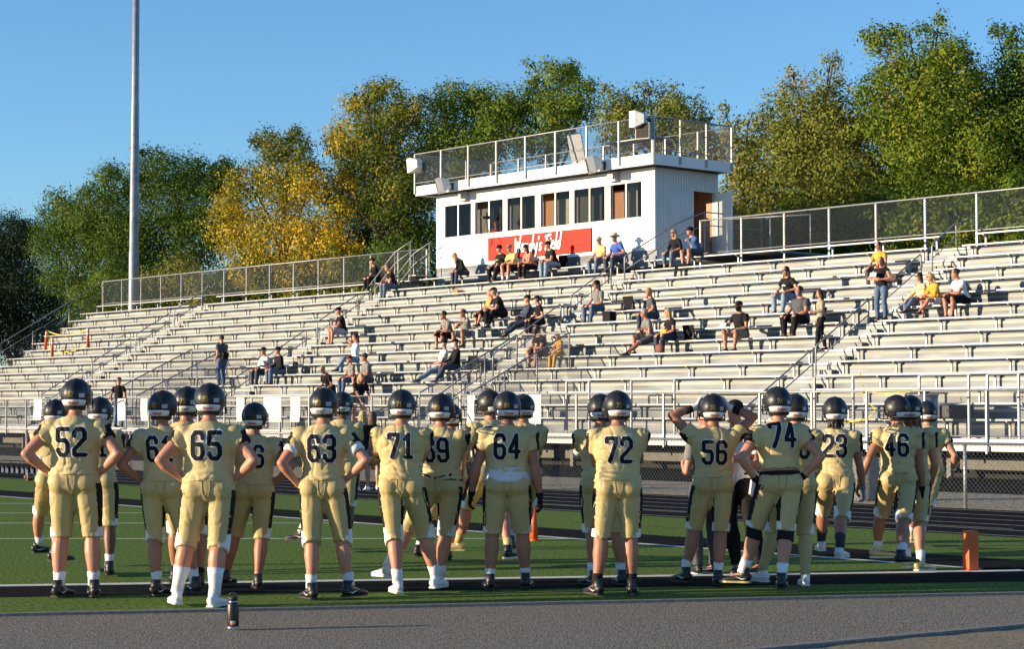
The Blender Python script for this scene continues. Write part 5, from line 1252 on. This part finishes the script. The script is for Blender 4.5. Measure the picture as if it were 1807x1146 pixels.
sit(1232, 448, D(CLASP, hl=(-.02, .28, .52), hr=(.02, .28, .52)), 'man in blue T-shirt and black cap with hands at his chin', col('mid_blue_cotton', (.04, .10, .25)), .5, DGREY, .95, extra=(CB, hair(HD)), yaw=.45, b=1.05)
# upper middle
sit(887, 566, D(CLASP, hyaw=.3, fl=(-.3, .55, -.335)), 'large man in black T-shirt and cap leaning forward in the middle of the stand', BLK, .55, BLK, 1.9, extra=(CB, hair(HG), chest_print(WHC, .1)), yaw=.6, b=1.3, H=1.85)
sit(866, 562, D(SIT, fl=(-.35, .5, -.2), lean=-.05), 'person in mustard shirt leaning back beside the large man in black', DYEL, .5, BLK, 1.3, extra=(hair(HG),), yaw=.75, H=1.7)
sit(930, 572, D(SIT, lean=-.1, fl=(-.2, .75, -.33), fr=(.05, .7, -.33), hl=(-.05, .25, .3), hr=(.05, .25, .28)), 'man in dark sweatshirt and blue jeans with legs stretched out, black cap', NAVY, 1.95, DJEAN, 2, extra=(CB,), yaw=.7)
sit(956, 566, D(SIT, hl=(-.1, .2, .2)), 'woman in black T-shirt and black cap beside the man in the dark sweatshirt', BLK, .5, BLK, 1.9, extra=(CB, hair(HB, 'pony')), yaw=.8, b=.92, H=1.65)
sit(797, 598, D(CLASP, hyaw=.1), 'man in sunglasses and patterned T-shirt left of the man in grey shorts', FLOR, .5, BLK, 1.1, extra=(shades, hair(HD)), yaw=.3, skin='tan')
sit(828, 598, D(SIT, lean=.3, hl=(-.02, .2, .52), hr=(.12, .22, .5), fl=(-.25, .35, -.2)), 'man in camouflage T-shirt and grey shorts with his hands up at his face', FLOR, .5, GREY, .9, extra=(hair(HB), shades), yaw=.35, b=1.1, skin='tan')
sit(962, 622, D(CLASP), 'bearded man in black T-shirt behind the mesh of the central stair', BLK, .5, DGREY, .95, extra=(shades, hair(HD), chest_print(YEL, .08), facemask(HD)), yaw=.25, b=1.15, skin='tan')
sit(990, 622, D(SIT), 'child in yellow and a camouflage hat beside the bearded man', DYEL, .6, DYEL, 2, extra=(cap(FLOR),), H=1.2, b=.95, yaw=.3)
sit(1058, 556, D(SIT, lean=.1, hl=(-.05, .28, .2), hr=(.1, .3, .2)), 'man in grey T-shirt and jeans with a black cap by the central handrail', GREY, .5, JEAN, 2, extra=(cap(BLK, YEL), shades, hair(HD, 'long')), yaw=.15)
sit(1156, 556, D(SIT, lean=.25, hyaw=-.9, hl=(-.25, .3, .15), fl=(-.3, .35, -.3)), 'blond woman in a grey T-shirt looking away to the right', DGREY, .6, DJEAN, 2, extra=(hair(HY),), yaw=1.1, b=1.1, H=1.68)
sit(1150, 610, D(SIT, lean=.3, fl=(-.1, .75, -.3), fr=(.1, .45, -.335), hl=(-.02, .25, .35), hr=(.05, .3, .33)), 'man in grey T-shirt and sunglasses with one leg stretched out', GREY, .5, DGREY, .9, extra=(shades, hair(HG)), yaw=.75, skin='tan')
sit(1188, 606, D(SIT, lean=.15, hpitch=.2), 'blond woman in black T-shirt with a yellow jacket on her lap', BLK, .5, NAVY, 2, extra=(hair(HY, 'long'), lap_item('folded_jacket', DYEL, (.34, .2, .16), (.0, .22, .1))), yaw=.55, b=.95, H=1.64, shoe_=WSHOE)
sit(1310, 604, D(SIT, lean=.12, hl=(-.08, .30, .2), hr=(.3, .25, .3)), 'man in black T-shirt, black face covering and khaki shorts sitting alone', BLK, .5, KHAKI, .92, extra=(CB, facemask(BLK), lap_item('paper', col('pale_blue_paper', (.35, .55, .6)), (.24, .02, .18), (.3, .34, .2))), yaw=.0, b=1.15, H=1.82, skin='tan')
sit(1395, 530, D(SIT, lean=.2, hl=(-.2, .3, .25)), 'long haired person in black T-shirt just behind the heavy man in the patterned face mask', BLK, .5, LJEAN, 2, extra=(shades, hair(HD, 'long'), chest_print(WHC, .1)), yaw=.1, b=1.0)
sit(1415, 563, D(SIT, lean=.05), 'heavy man in grey T-shirt with a patterned face mask', DGREY, .55, BLK, 2, extra=(hair(HD), facemask(mat('patterned_mask', (.02, .05, .25), .7, scale=60, col2=(.6, .3, .3))), lap_item('paper', col('pale_blue_paper', (.35, .55, .6)), (.26, .02, .2), (.36, .2, .06))), yaw=.12, b=1.38, H=1.82)
stand_on(1449, 618, D(STAND, hl=(-.28, .3, 1.1), fl=(-.08, .15, .09), fr=(.1, -.15, .09)), 'woman in a tan jacket climbing the aisle with a black shoulder bag', TAN_, 1.9, BLK, 1.95, extra=(hair(HD, 'long'), lap_item('shoulder_bag', BLK, (.16, .30, .26), (.24, -.05, .22))), yaw=2.3 - math.pi * 1.0 + .2, H=1.62, b=.98)
stand_on(1556, 562, D(STAND, hl=(-.10, .24, 1.12), hr=(.12, .24, 1.14), epl=(-1, -.4, -.2), epr=(1, -.4, -.2)), 'curly haired woman standing in a black sleeveless top and ripped jeans with a brown handbag', BLK, .15, JEAN, 2, extra=(hair(HR_, 'long'), lap_item('handbag', col('brown_leather', (.07, .03, .02), .5), (.34, .14, .22), (-.32, .05, .20)), lap_item('paper', col('pale_blue_paper', (.35, .55, .6)), (.2, .02, .14), (.12, .26, .3))), yaw=.2, H=1.68, b=1.0, seat=True)
sit(1557, 480, D(SIT), 'woman in a mustard top directly behind the standing curly haired woman', DYEL, .5, DGREY, 2, extra=(hair(HD),), H=1.68, yaw=.1)
sit(1628, 538, D(SIT, lean=.1, fl=(-.2, .7, -.15), hl=(-.05, .28, .22)), 'dark haired woman in a cream and mustard striped sweater', STRP, 1.5, JEAN, 1.9, extra=(hair(HD, 'long'), shades), yaw=.6, b=.92, H=1.66)
sit(1658, 538, D(CLASP, fl=(-.15, .7, -.2)), 'blond woman in a mustard shirt and white shorts', DYEL, 1.6, WHC, .6, extra=(hair(HY, 'pony'), shades), yaw=.7, b=.9, H=1.66)
sit(1702, 538, D(CLASP, lean=.35), 'man in a white T-shirt and black shorts right of the blond woman in mustard', WHC, .55, BLK, 1.05, extra=(hair(HD), eyes), yaw=.75, b=1.2, H=1.8, skin='tan')
# left and lower
sit(607, 592, D(CLASP, lean=.25), 'man in black T-shirt, black cap and pale shorts sitting alone left of centre', BLK, .5, col('pale_grey_cotton', (.42, .42, .42)), .98, extra=(CB, shades), yaw=.65, b=1.12, H=1.8)
sit(470, 664, D(SIT, lean=.1, hl=(-.1, .25, .3)), 'man in a white patterned shirt and dark jeans reading a paper', mat('white_print_shirt', (.55, .52, .48), .8, scale=22, col2=(.76, .74, .7)), .6, DJEAN, 2, extra=(CB, lap_item('paper', col('pale_blue_paper', (.35, .55, .6)), (.2, .02, .26), (-.15, .3, .28)), hair(HG)), yaw=.2, b=1.15)
sit(497, 662, D(SIT, lean=.15, hl=(-.05, .24, .2)), 'person in black jacket and blue jeans beside the man reading a paper', BLK, 1.95, JEAN, 2, extra=(CB, hair(HD)), yaw=.5)
stand_on(391, 690, D(STAND, hr=(.12, .35, 1.1), hl=(-.2, .1, .9)), 'man in a dark grey T-shirt standing with a black bag on his back', DGREY, .5, JEAN, 2, extra=(hair(HD), lap_item('sling_bag', BLK, (.26, .16, .26), (-.02, -.2, .1))), yaw=-1.5, H=1.75)
sit(628, 640, D(SIT, lean=-.05, fl=(-.3, .65, -.2), hl=(.05, .1, .55), hr=(.1, .1, .6)), 'person in a white T-shirt leaning back with light jeans', WHC, .5, LJEAN, 2, extra=(hair(HD),), yaw=.8)
sit(624, 668, D(SIT), 'person in a maroon cap and dark shirt left of the man in grey', FLOR, .5, JEAN, 2, extra=(cap(col('maroon', (.12, .01, .02))),), yaw=.4, b=.9, H=1.6)
sit(652, 672, D(SIT, lean=.2, hl=(-.1, .3, .3), fl=(-.3, .5, -.33)), 'man in grey T-shirt and grey cap above the cheerleaders', GREY, .5, DGREY, .95, extra=(cap(DGREY), hair(HD)), yaw=.6, b=1.15, skin='tan')
sit(781, 655, D(SIT, lean=-.15, fl=(-.25, .85, -.33), fr=(-.05, .8, -.3), hl=(-.0, .24, .2), hr=(.1, .24, .2)), 'person in white shirt, pale blue mask and light jeans stretching out both legs', WHC, .55, LJEAN, 2, extra=(CB, facemask(col('pale_blue_paper', (.35, .55, .6)))), yaw=.75)
sit(806, 655, D(SIT, lean=.0, fl=(-.2, .65, -.33), hl=(-.02, .28, .2)), 'person in a black hooded top and jeans beside the white shirt', BLK, 1.95, DJEAN, 2, extra=(CB, facemask(WHC)), yaw=.75)
stand_on(209, 755, D(STAND, hl=(-.26, .02, .88)), 'woman in black T-shirt and black cap walking on the walkway behind player 52', BLK, .5, JEAN, 2, extra=(CB, hair(HY)), yaw=-1.9 - .6, H=1.66, b=.95)
CHG = 'cheerleaders at the front of the stand'
stand_on(583, 745, D(STAND, lean=.5, hpitch=.4, hl=(-.15, .35, .9), hr=(.2, .35, .95)), 'cheerleader with short blond hair bending forward in a black top', BLK, .6, BLK, .4, extra=(hair(HY), eyes), yaw=.1, H=1.62, b=.88, group=CHG, shoe_=WSHOE, skirt=True)
k_, r_ = stand_on(632, 770, D(STAND, lean=.55, hl=(-.28, .35, .85), hr=(.0, .4, .8), fl=(-.17, 0, .09), fr=(.17, 0, .09)), 'cheerleader in a short black skirt with a white hem leaning over the rail', BLK, .6, BLK, .3, extra=(hair(HY, 'long'),), yaw=1.2, H=1.68, b=.9, group=CHG, shoe_=WSHOE, skirt=True)
m = M(); kk = k_; m.tube([kk.pel - Vector((0, 0, .165)) * kk.s, kk.pel - Vector((0, 0, .205)) * kk.s], [(.226 * kk.s, .20 * kk.s), (.236 * kk.s, .21 * kk.s)], 20, xdir=kk.prt); m.build('skirt_hem', WHC, r_, smooth=True)
# people on the ground by the fence
def on_ground(px, py, P, label, *a, rz=0.0, H=1.7, b=1.0, **kw):
    g_ = gnd(px, py); return person(g_, rz, H, b, P, label, *a, **kw)
on_ground(640, 868, D(STAND, hl=(-.1, .2, 1.1), hr=(.1, .2, 1.1)), 'blond cheerleader in black standing on the track edge behind player 63', BLK, .6, BLK, .35, rz=.2, H=1.64, b=.85, extra=(hair(HY, 'long'),), group=CHG, shoe_=WSHOE, skirt=True)
on_ground(657, 866, D(STAND, hl=(-.1, .2, 1.1), hr=(.1, .2, 1.1)), 'second cheerleader on the track edge, nearer to player 71', BLK, .6, BLK, .35, rz=-.2, H=1.62, b=.85, extra=(hair(HB, 'long'),), group=CHG, shoe_=WSHOE, skirt=True)
on_ground(1300, 1012, D(STAND, hl=(-.15, .25, 1.15), hr=(.2, .1, 1.0), fl=(-.28, .05, .09), fr=(.0, 0, .09)), 'coach in a white shirt and black trousers behind player 56', WHC, .6, BLK, 2, rz=2.6, H=1.74, b=1.05, extra=(CB, lap_item('paper', WHC, (.02, .2, .26), (-.25, .1, -.05))), group='coaches')
on_ground(1248, 1014, D(STAND, hl=(-.15, .25, 1.15)), 'person in grey trousers hidden behind player 56', GREY, .6, DGREY, 2, rz=.4, H=1.66, b=.95, extra=(CB,), group='coaches')
# inside the press box
for px, py, cc, lb, ex_ in ((874, 404, col('red_cotton', (.4, .02, .03)), 'person in a red top and red cap at the second press box window', (cap(col('red_cap', (.5, .03, .02))),)), (812, 404, GREY, 'person in grey sitting behind the first press box window', (hair(HG),))):
    x, z = onv(px, py, 48.2); person(G(x, 48.25, 7.22), BASE + .6, 1.75, 1.0, D(STAND, hl=(-.1, .3, 1.1), hr=(.1, .3, 1.1)), lb, cc, .5, DJEAN, 2, extra=ex_ + (eyes,), group='people in the press box')
finalize()
# ---------------------------------------------------------------- objects on the field and in the stand
RED = mat('orange_plastic', (.78, .12, .02), .5, var=.08, scale=6)
o = empty('pylon', pyl, R(20), label='orange foam end zone pylon standing at the corner of the painted lines', cat='pylon')
m = M(); m.box(-.058, .058, -.058, .058, .012, .40); ob = m.build('post', RED, o)
bv = ob.modifiers.new('b', 'BEVEL'); bv.width = .008; bv.segments = 2
M().box(-.075, .09, -.075, .075, 0, .012).build('base', RED, o)
g_ = gnd(942, 955); o = empty('far_pylon', g_, 0, label='tall orange corner flag post behind the legs of player 64', cat='pylon')
M().tube([(0, 0, 0), (.005, 0, .45)], [.055, .03], 12).build('post', RED, o, smooth=True); M().tube([(0, 0, 0), (0, 0, .02)], .075, 14).build('base', RED, o)
# water bottle on the asphalt
g_ = gnd(411, 1110); o = empty('water_bottle', g_, 0, label='black insulated steel bottle standing on the asphalt in front of player 65', cat='bottle')
M().tube([(0, 0, 0), (0, 0, .006), (0, 0, .014)], [.040, .043, .043], 28).build('base_ring', mat('steel', (.6, .6, .6), .3, .9), o, smooth=True)
M().tube([(0, 0, .014), (0, 0, .02), (0, 0, .165), (0, 0, .185), (0, 0, .196)], [.041, .0435, .0435, .038, .030], 32).build('flask', mat('black_coating', (.018, .018, .018), .35, bump=.1, bscale=200), o, smooth=True)
M().tube([(0, 0, .190), (0, 0, .203)], [.033, .031], 28).build('neck_ring', mat('steel', (.6, .6, .6), .3, .9), o, smooth=True)
m = M(); m.tube([(0, 0, .203), (0, 0, .228), (0, 0, .232)], [.033, .033, .026], 24); cp = m.build('lid', ROCK, o, smooth=True)
m = M(); m.tube([(-.027, 0, .222), (-.027, 0, .250), (-.015, 0, .258), (.015, 0, .258), (.027, 0, .250), (.027, 0, .222)], .006, 8); m.build('carry_loop', ROCK, cp, smooth=True)
m = M()
for i in range(9):
    a_ = -1.9 + .9 * i / 8
    for z in (.022, .036, .050, .058): m.v.append(Vector((.0442 * math.cos(a_), .0442 * math.sin(a_), z)))
for i in range(8):
    for q in range(3): m.f.append((i * 4 + q, i * 4 + 4 + q, i * 4 + 5 + q, i * 4 + 1 + q)); m.m.append(q)
m.build('sticker', [mat('red_sticker', (.4, .05, .04)), mat('yellow_sticker', (.6, .4, .1)), mat('white_sticker', (.6, .6, .65))], o)
# football
g_ = gnd(53, 849); o = empty('football', g_ + Vector((0, 0, .085)), .5, label='brown football lying on the turf near the bottle carriers', cat='ball')
m = M(); n = 12; m.tube([(x, 0, 0) for x in np.linspace(-.14, .14, 13)], [max(.004, .085 * math.sqrt(max(0, 1 - (abs(x) / .145) ** 1.6))) for x in np.linspace(-.14, .14, 13)], 16); m.build('ball_skin', mat('brown_leather_ball', (.16, .06, .025), .5, bump=.3, bscale=150), o, smooth=True)
for sx in (-.075, .075): M().tube([(sx - .008, 0, 0), (sx + .008, 0, 0)], .0735, 16).build('stripe', WHC, o, smooth=True)
m = M(); m.box(-.05, .05, -.088, -.083, -.004, .004); m.build('lacing', WHC, o)
# bottle carriers at the far left
car0 = None
for i, (px, py) in enumerate(((10, 838), (27, 839), (45, 840), (62, 841))):
    g_ = gnd(px, py + 1)
    lbl = ['leftmost carrier of black water bottles on the track edge', 'second carrier of black water bottles from the left', 'carrier of black water bottles nearest the football', 'rightmost carrier of black water bottles, topped by a white lid'][i]
    o = empty('bottle_carrier', g_, .1, label=lbl, cat='bottle carrier', group='bottle carriers on the track edge')
    m = M(); m.box(-.26, .26, -.09, .09, 0, .10); m.box(-.25, .25, -.01, .01, .10, .30); m.tube([(-.12, 0, .3), (-.12, 0, .36), (.12, 0, .36), (.12, 0, .3)], .012, 6); m.build('rack', ROCK, o)
    for q in range(4):
        b_ = M(); x = -.19 + q * .125; b_.tube([(x, -.05, .03), (x, -.05, .20), (x, -.05, .23), (x, -.05, .25)], [.04, .04, .022, .012], 12); bo = b_.build('bottle', ROCK, o, smooth=True)
        M().box(x - .03, x + .03, -.0935, -.0885, .07, .18).build('bottle_label', mat('white_sticker', (.6, .6, .65)), bo)
    if i == 3: M().tube([(0, .0, .36), (0, .0, .40)], [.14, .12], 16).build('lid', WHC, o, smooth=True)
# backpacks by the fence
for (px, py, hh, lb) in ((818, 855, .42, 'grey and white backpack leaning on the fence left of player 64'), (834, 790, .5, 'white striped backpack hanging on the fence left of player 64')):
    x, z = onv(px, py, VF - .2); z = max(.22, z); o = gthing('backpack', x, VF - .18, z, label=lb, cat='backpack', group='backpacks at the fence')
    m = M(); m.tube([(0, 0, -hh / 2), (0, 0, -hh * .3), (0, 0, hh * .2), (0, 0, hh * .42), (0, 0, hh / 2)], [(.15, .09), (.17, .12), (.16, .11), (.12, .08), (.04, .03)], 14, xdir=(1, 0, 0)); bb_ = m.build('bag', mat('dark_bag', (.06, .06, .065), .7), o, smooth=True)
    m = M()
    for sx in (-.085, .075): m.tube([(sx, -.10, -hh * .4), (sx * 1.15, -.128, -.05), (sx, -.115, hh * .25), (sx * .5, -.07, hh * .44)], [(.028, .01)] * 4, 8, xdir=(1, 0, 0))
    m.build('white_panel', WHC, bb_, smooth=True)
    M().tube([(-.03, 0, hh / 2), (0, 0, hh / 2 + .05), (.03, 0, hh / 2)], .008, 6).build('handle', BLK, o)
# white banners on the walkway guard
for i, (a_, b_) in enumerate(((57, 71), (88, 101), (205, 219), (246, 258), (415, 429), (463, 494), (510, 527), (822, 835), (930, 952))):
    x0, x1 = gx(a_, 36.3, 725), gx(b_, 36.3, 725)
    nm = ['first white paper banner from the left on the walkway guard', 'second white paper banner from the left on the walkway guard', 'white banner under the woman in the black cap behind player 52', 'white banner left of the helmet of player 61', 'white banner left of the helmet of player 76', 'wide white banner right of the helmet of player 76', 'narrow white banner left of player 63', 'white banner just left of the helmet of player 66', 'white banner right of the helmet of player 64'][i]
    m = M(); n = 6
    for q in range(n + 1):
        t = q / n; x = x0 + (x1 - x0) * t
        for z in (1.22, 1.64, 2.05): m.v.append(G(x + .02 * math.sin(z * 9 + i), 36.35 + .014 * math.sin(t * 6 + z * 4 + i), z))
    for q in range(n):
        for z in (0, 1): m.f.append((q * 3 + z, q * 3 + 3 + z, q * 3 + 4 + z, q * 3 + 1 + z)); m.m.append(0)
    ob = m.build('banner', mat('banner_paper', (.50, .50, .50), .7, bump=.2, bscale=10)); so = ob.modifiers.new('t', 'SOLIDIFY'); so.thickness = .006; tag(ob, nm, 'banner', 'white banners on the guard rail')
# orange channelizer posts and caution tape
tape = mat('yellow_tape', (.72, .60, .04), .5)
def cone(px, py, h, tilt, lb):
    x, i = seat_for(px, py); o = gthing('channelizer_post', x, tv(i), tz(i) + .43, label=lb, cat='traffic post', group='orange traffic posts at the left end of the stand')
    r_ = .07; up = Vector((math.sin(tilt), 0, math.cos(tilt)))
    M().tube([up * .0, up * h * .9, up * h * .93, up * h], [r_, r_ * .8, r_ * .5, r_ * .4], 14).build('tube', RED, o, smooth=True)
    for t in (.66, .82): M().tube([up * h * t, up * h * (t + .09)], r_ * .90, 14).build('reflective_band', WHC, o, smooth=True)
    return G(x, tv(i), tz(i) + .43) + up * h * .95
c1 = cone(80, 624, .95, .13, 'leaning orange traffic post at the left end of the stand'); c2 = cone(92, 632, .95, .02, 'upright orange traffic post beside the leaning one'); c3 = cone(155, 614, .95, 0, 'orange traffic post farthest right at the left end of the stand')
def tape_line(pts, lb, sag=.25, grp='yellow caution tapes'):
    m = M(); 
    for a_, b_ in zip(pts[:-1], pts[1:]):
        a_, b_ = Vector(a_), Vector(b_); n = 12; st = len(m.v)
        for q in range(n + 1):
            t = q / n; p = a_.lerp(b_, t) - Vector((0, 0, sag * 4 * t * (1 - t))); tw_ = .6 * math.sin(t * 14 + st)
            m.v += [p - Vector((.02 * tw_, .02 * tw_, .022)), p + Vector((.02 * tw_, .02 * tw_, .022))]
        for q in range(n): m.f.append((st + 2 * q, st + 2 * q + 2, st + 2 * q + 3, st + 2 * q + 1)); m.m.append(0)
    ob = m.build('caution_tape', tape); so = ob.modifiers.new('t', 'SOLIDIFY'); so.thickness = .002; tag(ob, lb, 'tape', grp)
low = lambda p, d_: p - Vector((0, 0, d_))
tape_line([c1, c3, low(c3, .75), low(c1, .8), c1, low(c2, .7)], 'yellow caution tape strung between the orange traffic posts')
q = lambda px, py, v=37.2: G(*(lambda t: (t[0], v, t[1]))(onv(px, py, v)))
tape_line([q(1518, 658), q(1527, 690), q(1622, 687), q(1626, 662)], 'yellow caution tape tied between two posts behind players 23 and 46', .08)
tape_line([q(1519, 690), q(1545, 722), q(1524, 742)], 'loose yellow caution tape hanging left of player 46', .05)
tape_line([q(1478, 742), q(1535, 738)], 'yellow caution tape beside the helmet of player 23', .05)
# things lying on the benches
def on_bench(name, px, py, lb, cat, builder, dz=0, rz=0.0):
    x, i = seat_for(px, py); o = gthing(name, x, tv(i), tz(i) + .43 + dz, label=lb, cat=cat); o.rotation_euler.z += rz; builder(o); return o
def bx_(name, w_, d_, h_, mt, lid=None):
    def f(o):
        m = M(); m.prism([(-w_ / 2, -d_ / 2), (w_ / 2, -d_ / 2), (w_ / 2, d_ / 2), (-w_ / 2, d_ / 2)], .0, h_); b_ = m.build(name, mt, o); v = b_.modifiers.new('b', 'BEVEL'); v.width = .02; v.segments = 2
        m = M(); m.box(-w_ / 2 - .01, w_ / 2 + .01, -d_ / 2 - .01, d_ / 2 + .01, h_, h_ + .03); m.build('lid', lid or mt, o); M().tube([(-w_ * .2, 0, h_ + .03), (-w_ * .15, 0, h_ + .09), (w_ * .15, 0, h_ + .09), (w_ * .2, 0, h_ + .03)], .012, 6).build('handle', ROCK, o)
    return f
on_bench('cooler_box', 840, 604, 'grey plastic crate on the bench right of the man in camouflage shirt', 'crate', bx_('crate', .55, .3, .28, mat('grey_plastic', (.28, .29, .27), .6)))
on_bench('tote_bag', 806, 508, 'small orange bag under the woman in the black jacket', 'bag', bx_('bag', .34, .2, .18, RED), dz=-.43)
on_bench('stadium_bag', 1075, 560, 'dark bag on the bench right of the man in grey and jeans', 'bag', bx_('bag', .36, .28, .3, BLK))
def seatback(o):
    m = M(); m.box(-.22, .22, -.2, .2, .0, .05); m.build('cushion', BLK, o); m = M(); m.obox((0, .24, .26), (1, 0, 0), (0, .98, .2), (0, -.2, .98), .22, .02, .22); m.build('backrest', BLK, o)
    m = M(); m.tube([(-.2, .2, .05), (-.2, .25, .3)], .01, 6); m.tube([(.2, .2, .05), (.2, .25, .3)], .01, 6); m.build('hinge_frame', GALV, o)
for px, py, lb in ((1100, 545, 'black folding stadium seat right of the dark bag'), (617, 602, 'black stadium seat beside the man sitting alone in pale shorts'), (1206, 600, 'black stadium seat behind the blond woman with the yellow jacket'), (986, 476, 'black stadium seat at the right end of the four before the red sign'), (826, 655, 'black stadium seat right of the person in the black hooded top')):
    on_bench('folding_chair', px, py, lb, 'folding chair', seatback)
def jacket(o):
    m = M(); m.tube([(-.3, -.1, .03), (-.1, -.05, .07), (.15, 0, .06), (.3, .05, .02)], [(.10, .02), (.15, .05), (.13, .045), (.06, .02)], 10, xdir=(0, 1, 0)); m.tube([(-.3, -.12, .02), (-.33, -.15, -.2), (-.36, -.15, -.42)], [(.09, .02), (.08, .02), (.04, .015)], 8, xdir=(1, 0, 0)); m.build('fabric', BLK, o, smooth=True)
on_bench('draped_jacket', 1210, 470, 'black jacket draped over the bench below the couple right of the press box', 'jacket', jacket)
def pbag(o):
    m = M(); m.ell((0, 0, .14), (.17, .12, .15)); m.build('bag', mat('rust_bag', (.20, .07, .05), .7), o, smooth=True); M().tube([(-.1, 0, .25), (-.05, 0, .38), (.05, 0, .38), (.1, 0, .25)], .012, 6).build('strap', BLK, o)
on_bench('handbag', 1165, 630, 'reddish brown bag at the feet of the blond woman with the yellow jacket', 'bag', pbag)
# waste bin and dark case behind the walkway guard on the right
x = gx(1632, 37.0, 720); o = gthing('waste_bin', x, 37.0, .96, label='round grey bin behind the guard rail above the helmet of player 55', cat='bin')
M().tube([(0, 0, 0), (0, 0, .1), (0, 0, .98)], [.26, .28, .31], 24).build('barrel', mat('bin_grey', (.28, .29, .30), .5, .3), o, smooth=True); M().tube([(0, 0, .98), (0, 0, 1.02)], .325, 24).build('rim', GALV, o, smooth=True)
x = gx(1685, 38.0, 725); o = gthing('equipment_case', x, 38.0, 1.402, label='dark case resting on the lowest bench behind the guard rail on the far right', cat='case')
m = M(); m.box(-.42, .42, -.2, .2, .0, .34); b_ = m.build('case', mat('dark_case', (.03, .032, .035), .6), o); v = b_.modifiers.new('b', 'BEVEL'); v.width = .04; v.segments = 3
M().tube([(-.1, -.21, .2), (-.08, -.25, .2), (.08, -.25, .2), (.1, -.21, .2)], .012, 6).build('handle', ALU, o)

# concrete pillar seen between 23 and 46
x = gx(1520, VF + .9, 850); o = gthing('concrete_pillar', x, VF + 1.0, 0, label='short concrete block beyond the low fence between players 23 and 46', cat='block')
m = M(); m.tube([(0, 0, 0), (0, 0, .05), (0, 0, .74), (0, 0, .78)], [.24, .25, .25, .22], 20); m.build('block', conc, o, smooth=True)
# bird
r0 = ray(1655, 6); o = empty('bird', Vector((0, 0, HC)) + r0 * 260, 0, label='tiny bird flying at the top right of the sky', cat='bird')
m = M(); m.tube([(-.2, 0, 0), (-.1, 0, .02), (.1, 0, 0), (.22, 0, -.02)], [.01, .05, .05, .01], 8)
for sd in (-1, 1): m.add([(-.08, 0, .02), (.08, 0, .02), (-.02, sd * .35, .16), (-.12, sd * .6, .05)], [(0, 1, 2, 3)]); m.add([(-.08, 0, .035), (.08, 0, .035), (-.02, sd * .35, .175), (-.12, sd * .6, .06)], [(3, 2, 1, 0)])
m.build('plumage', BLK, o)
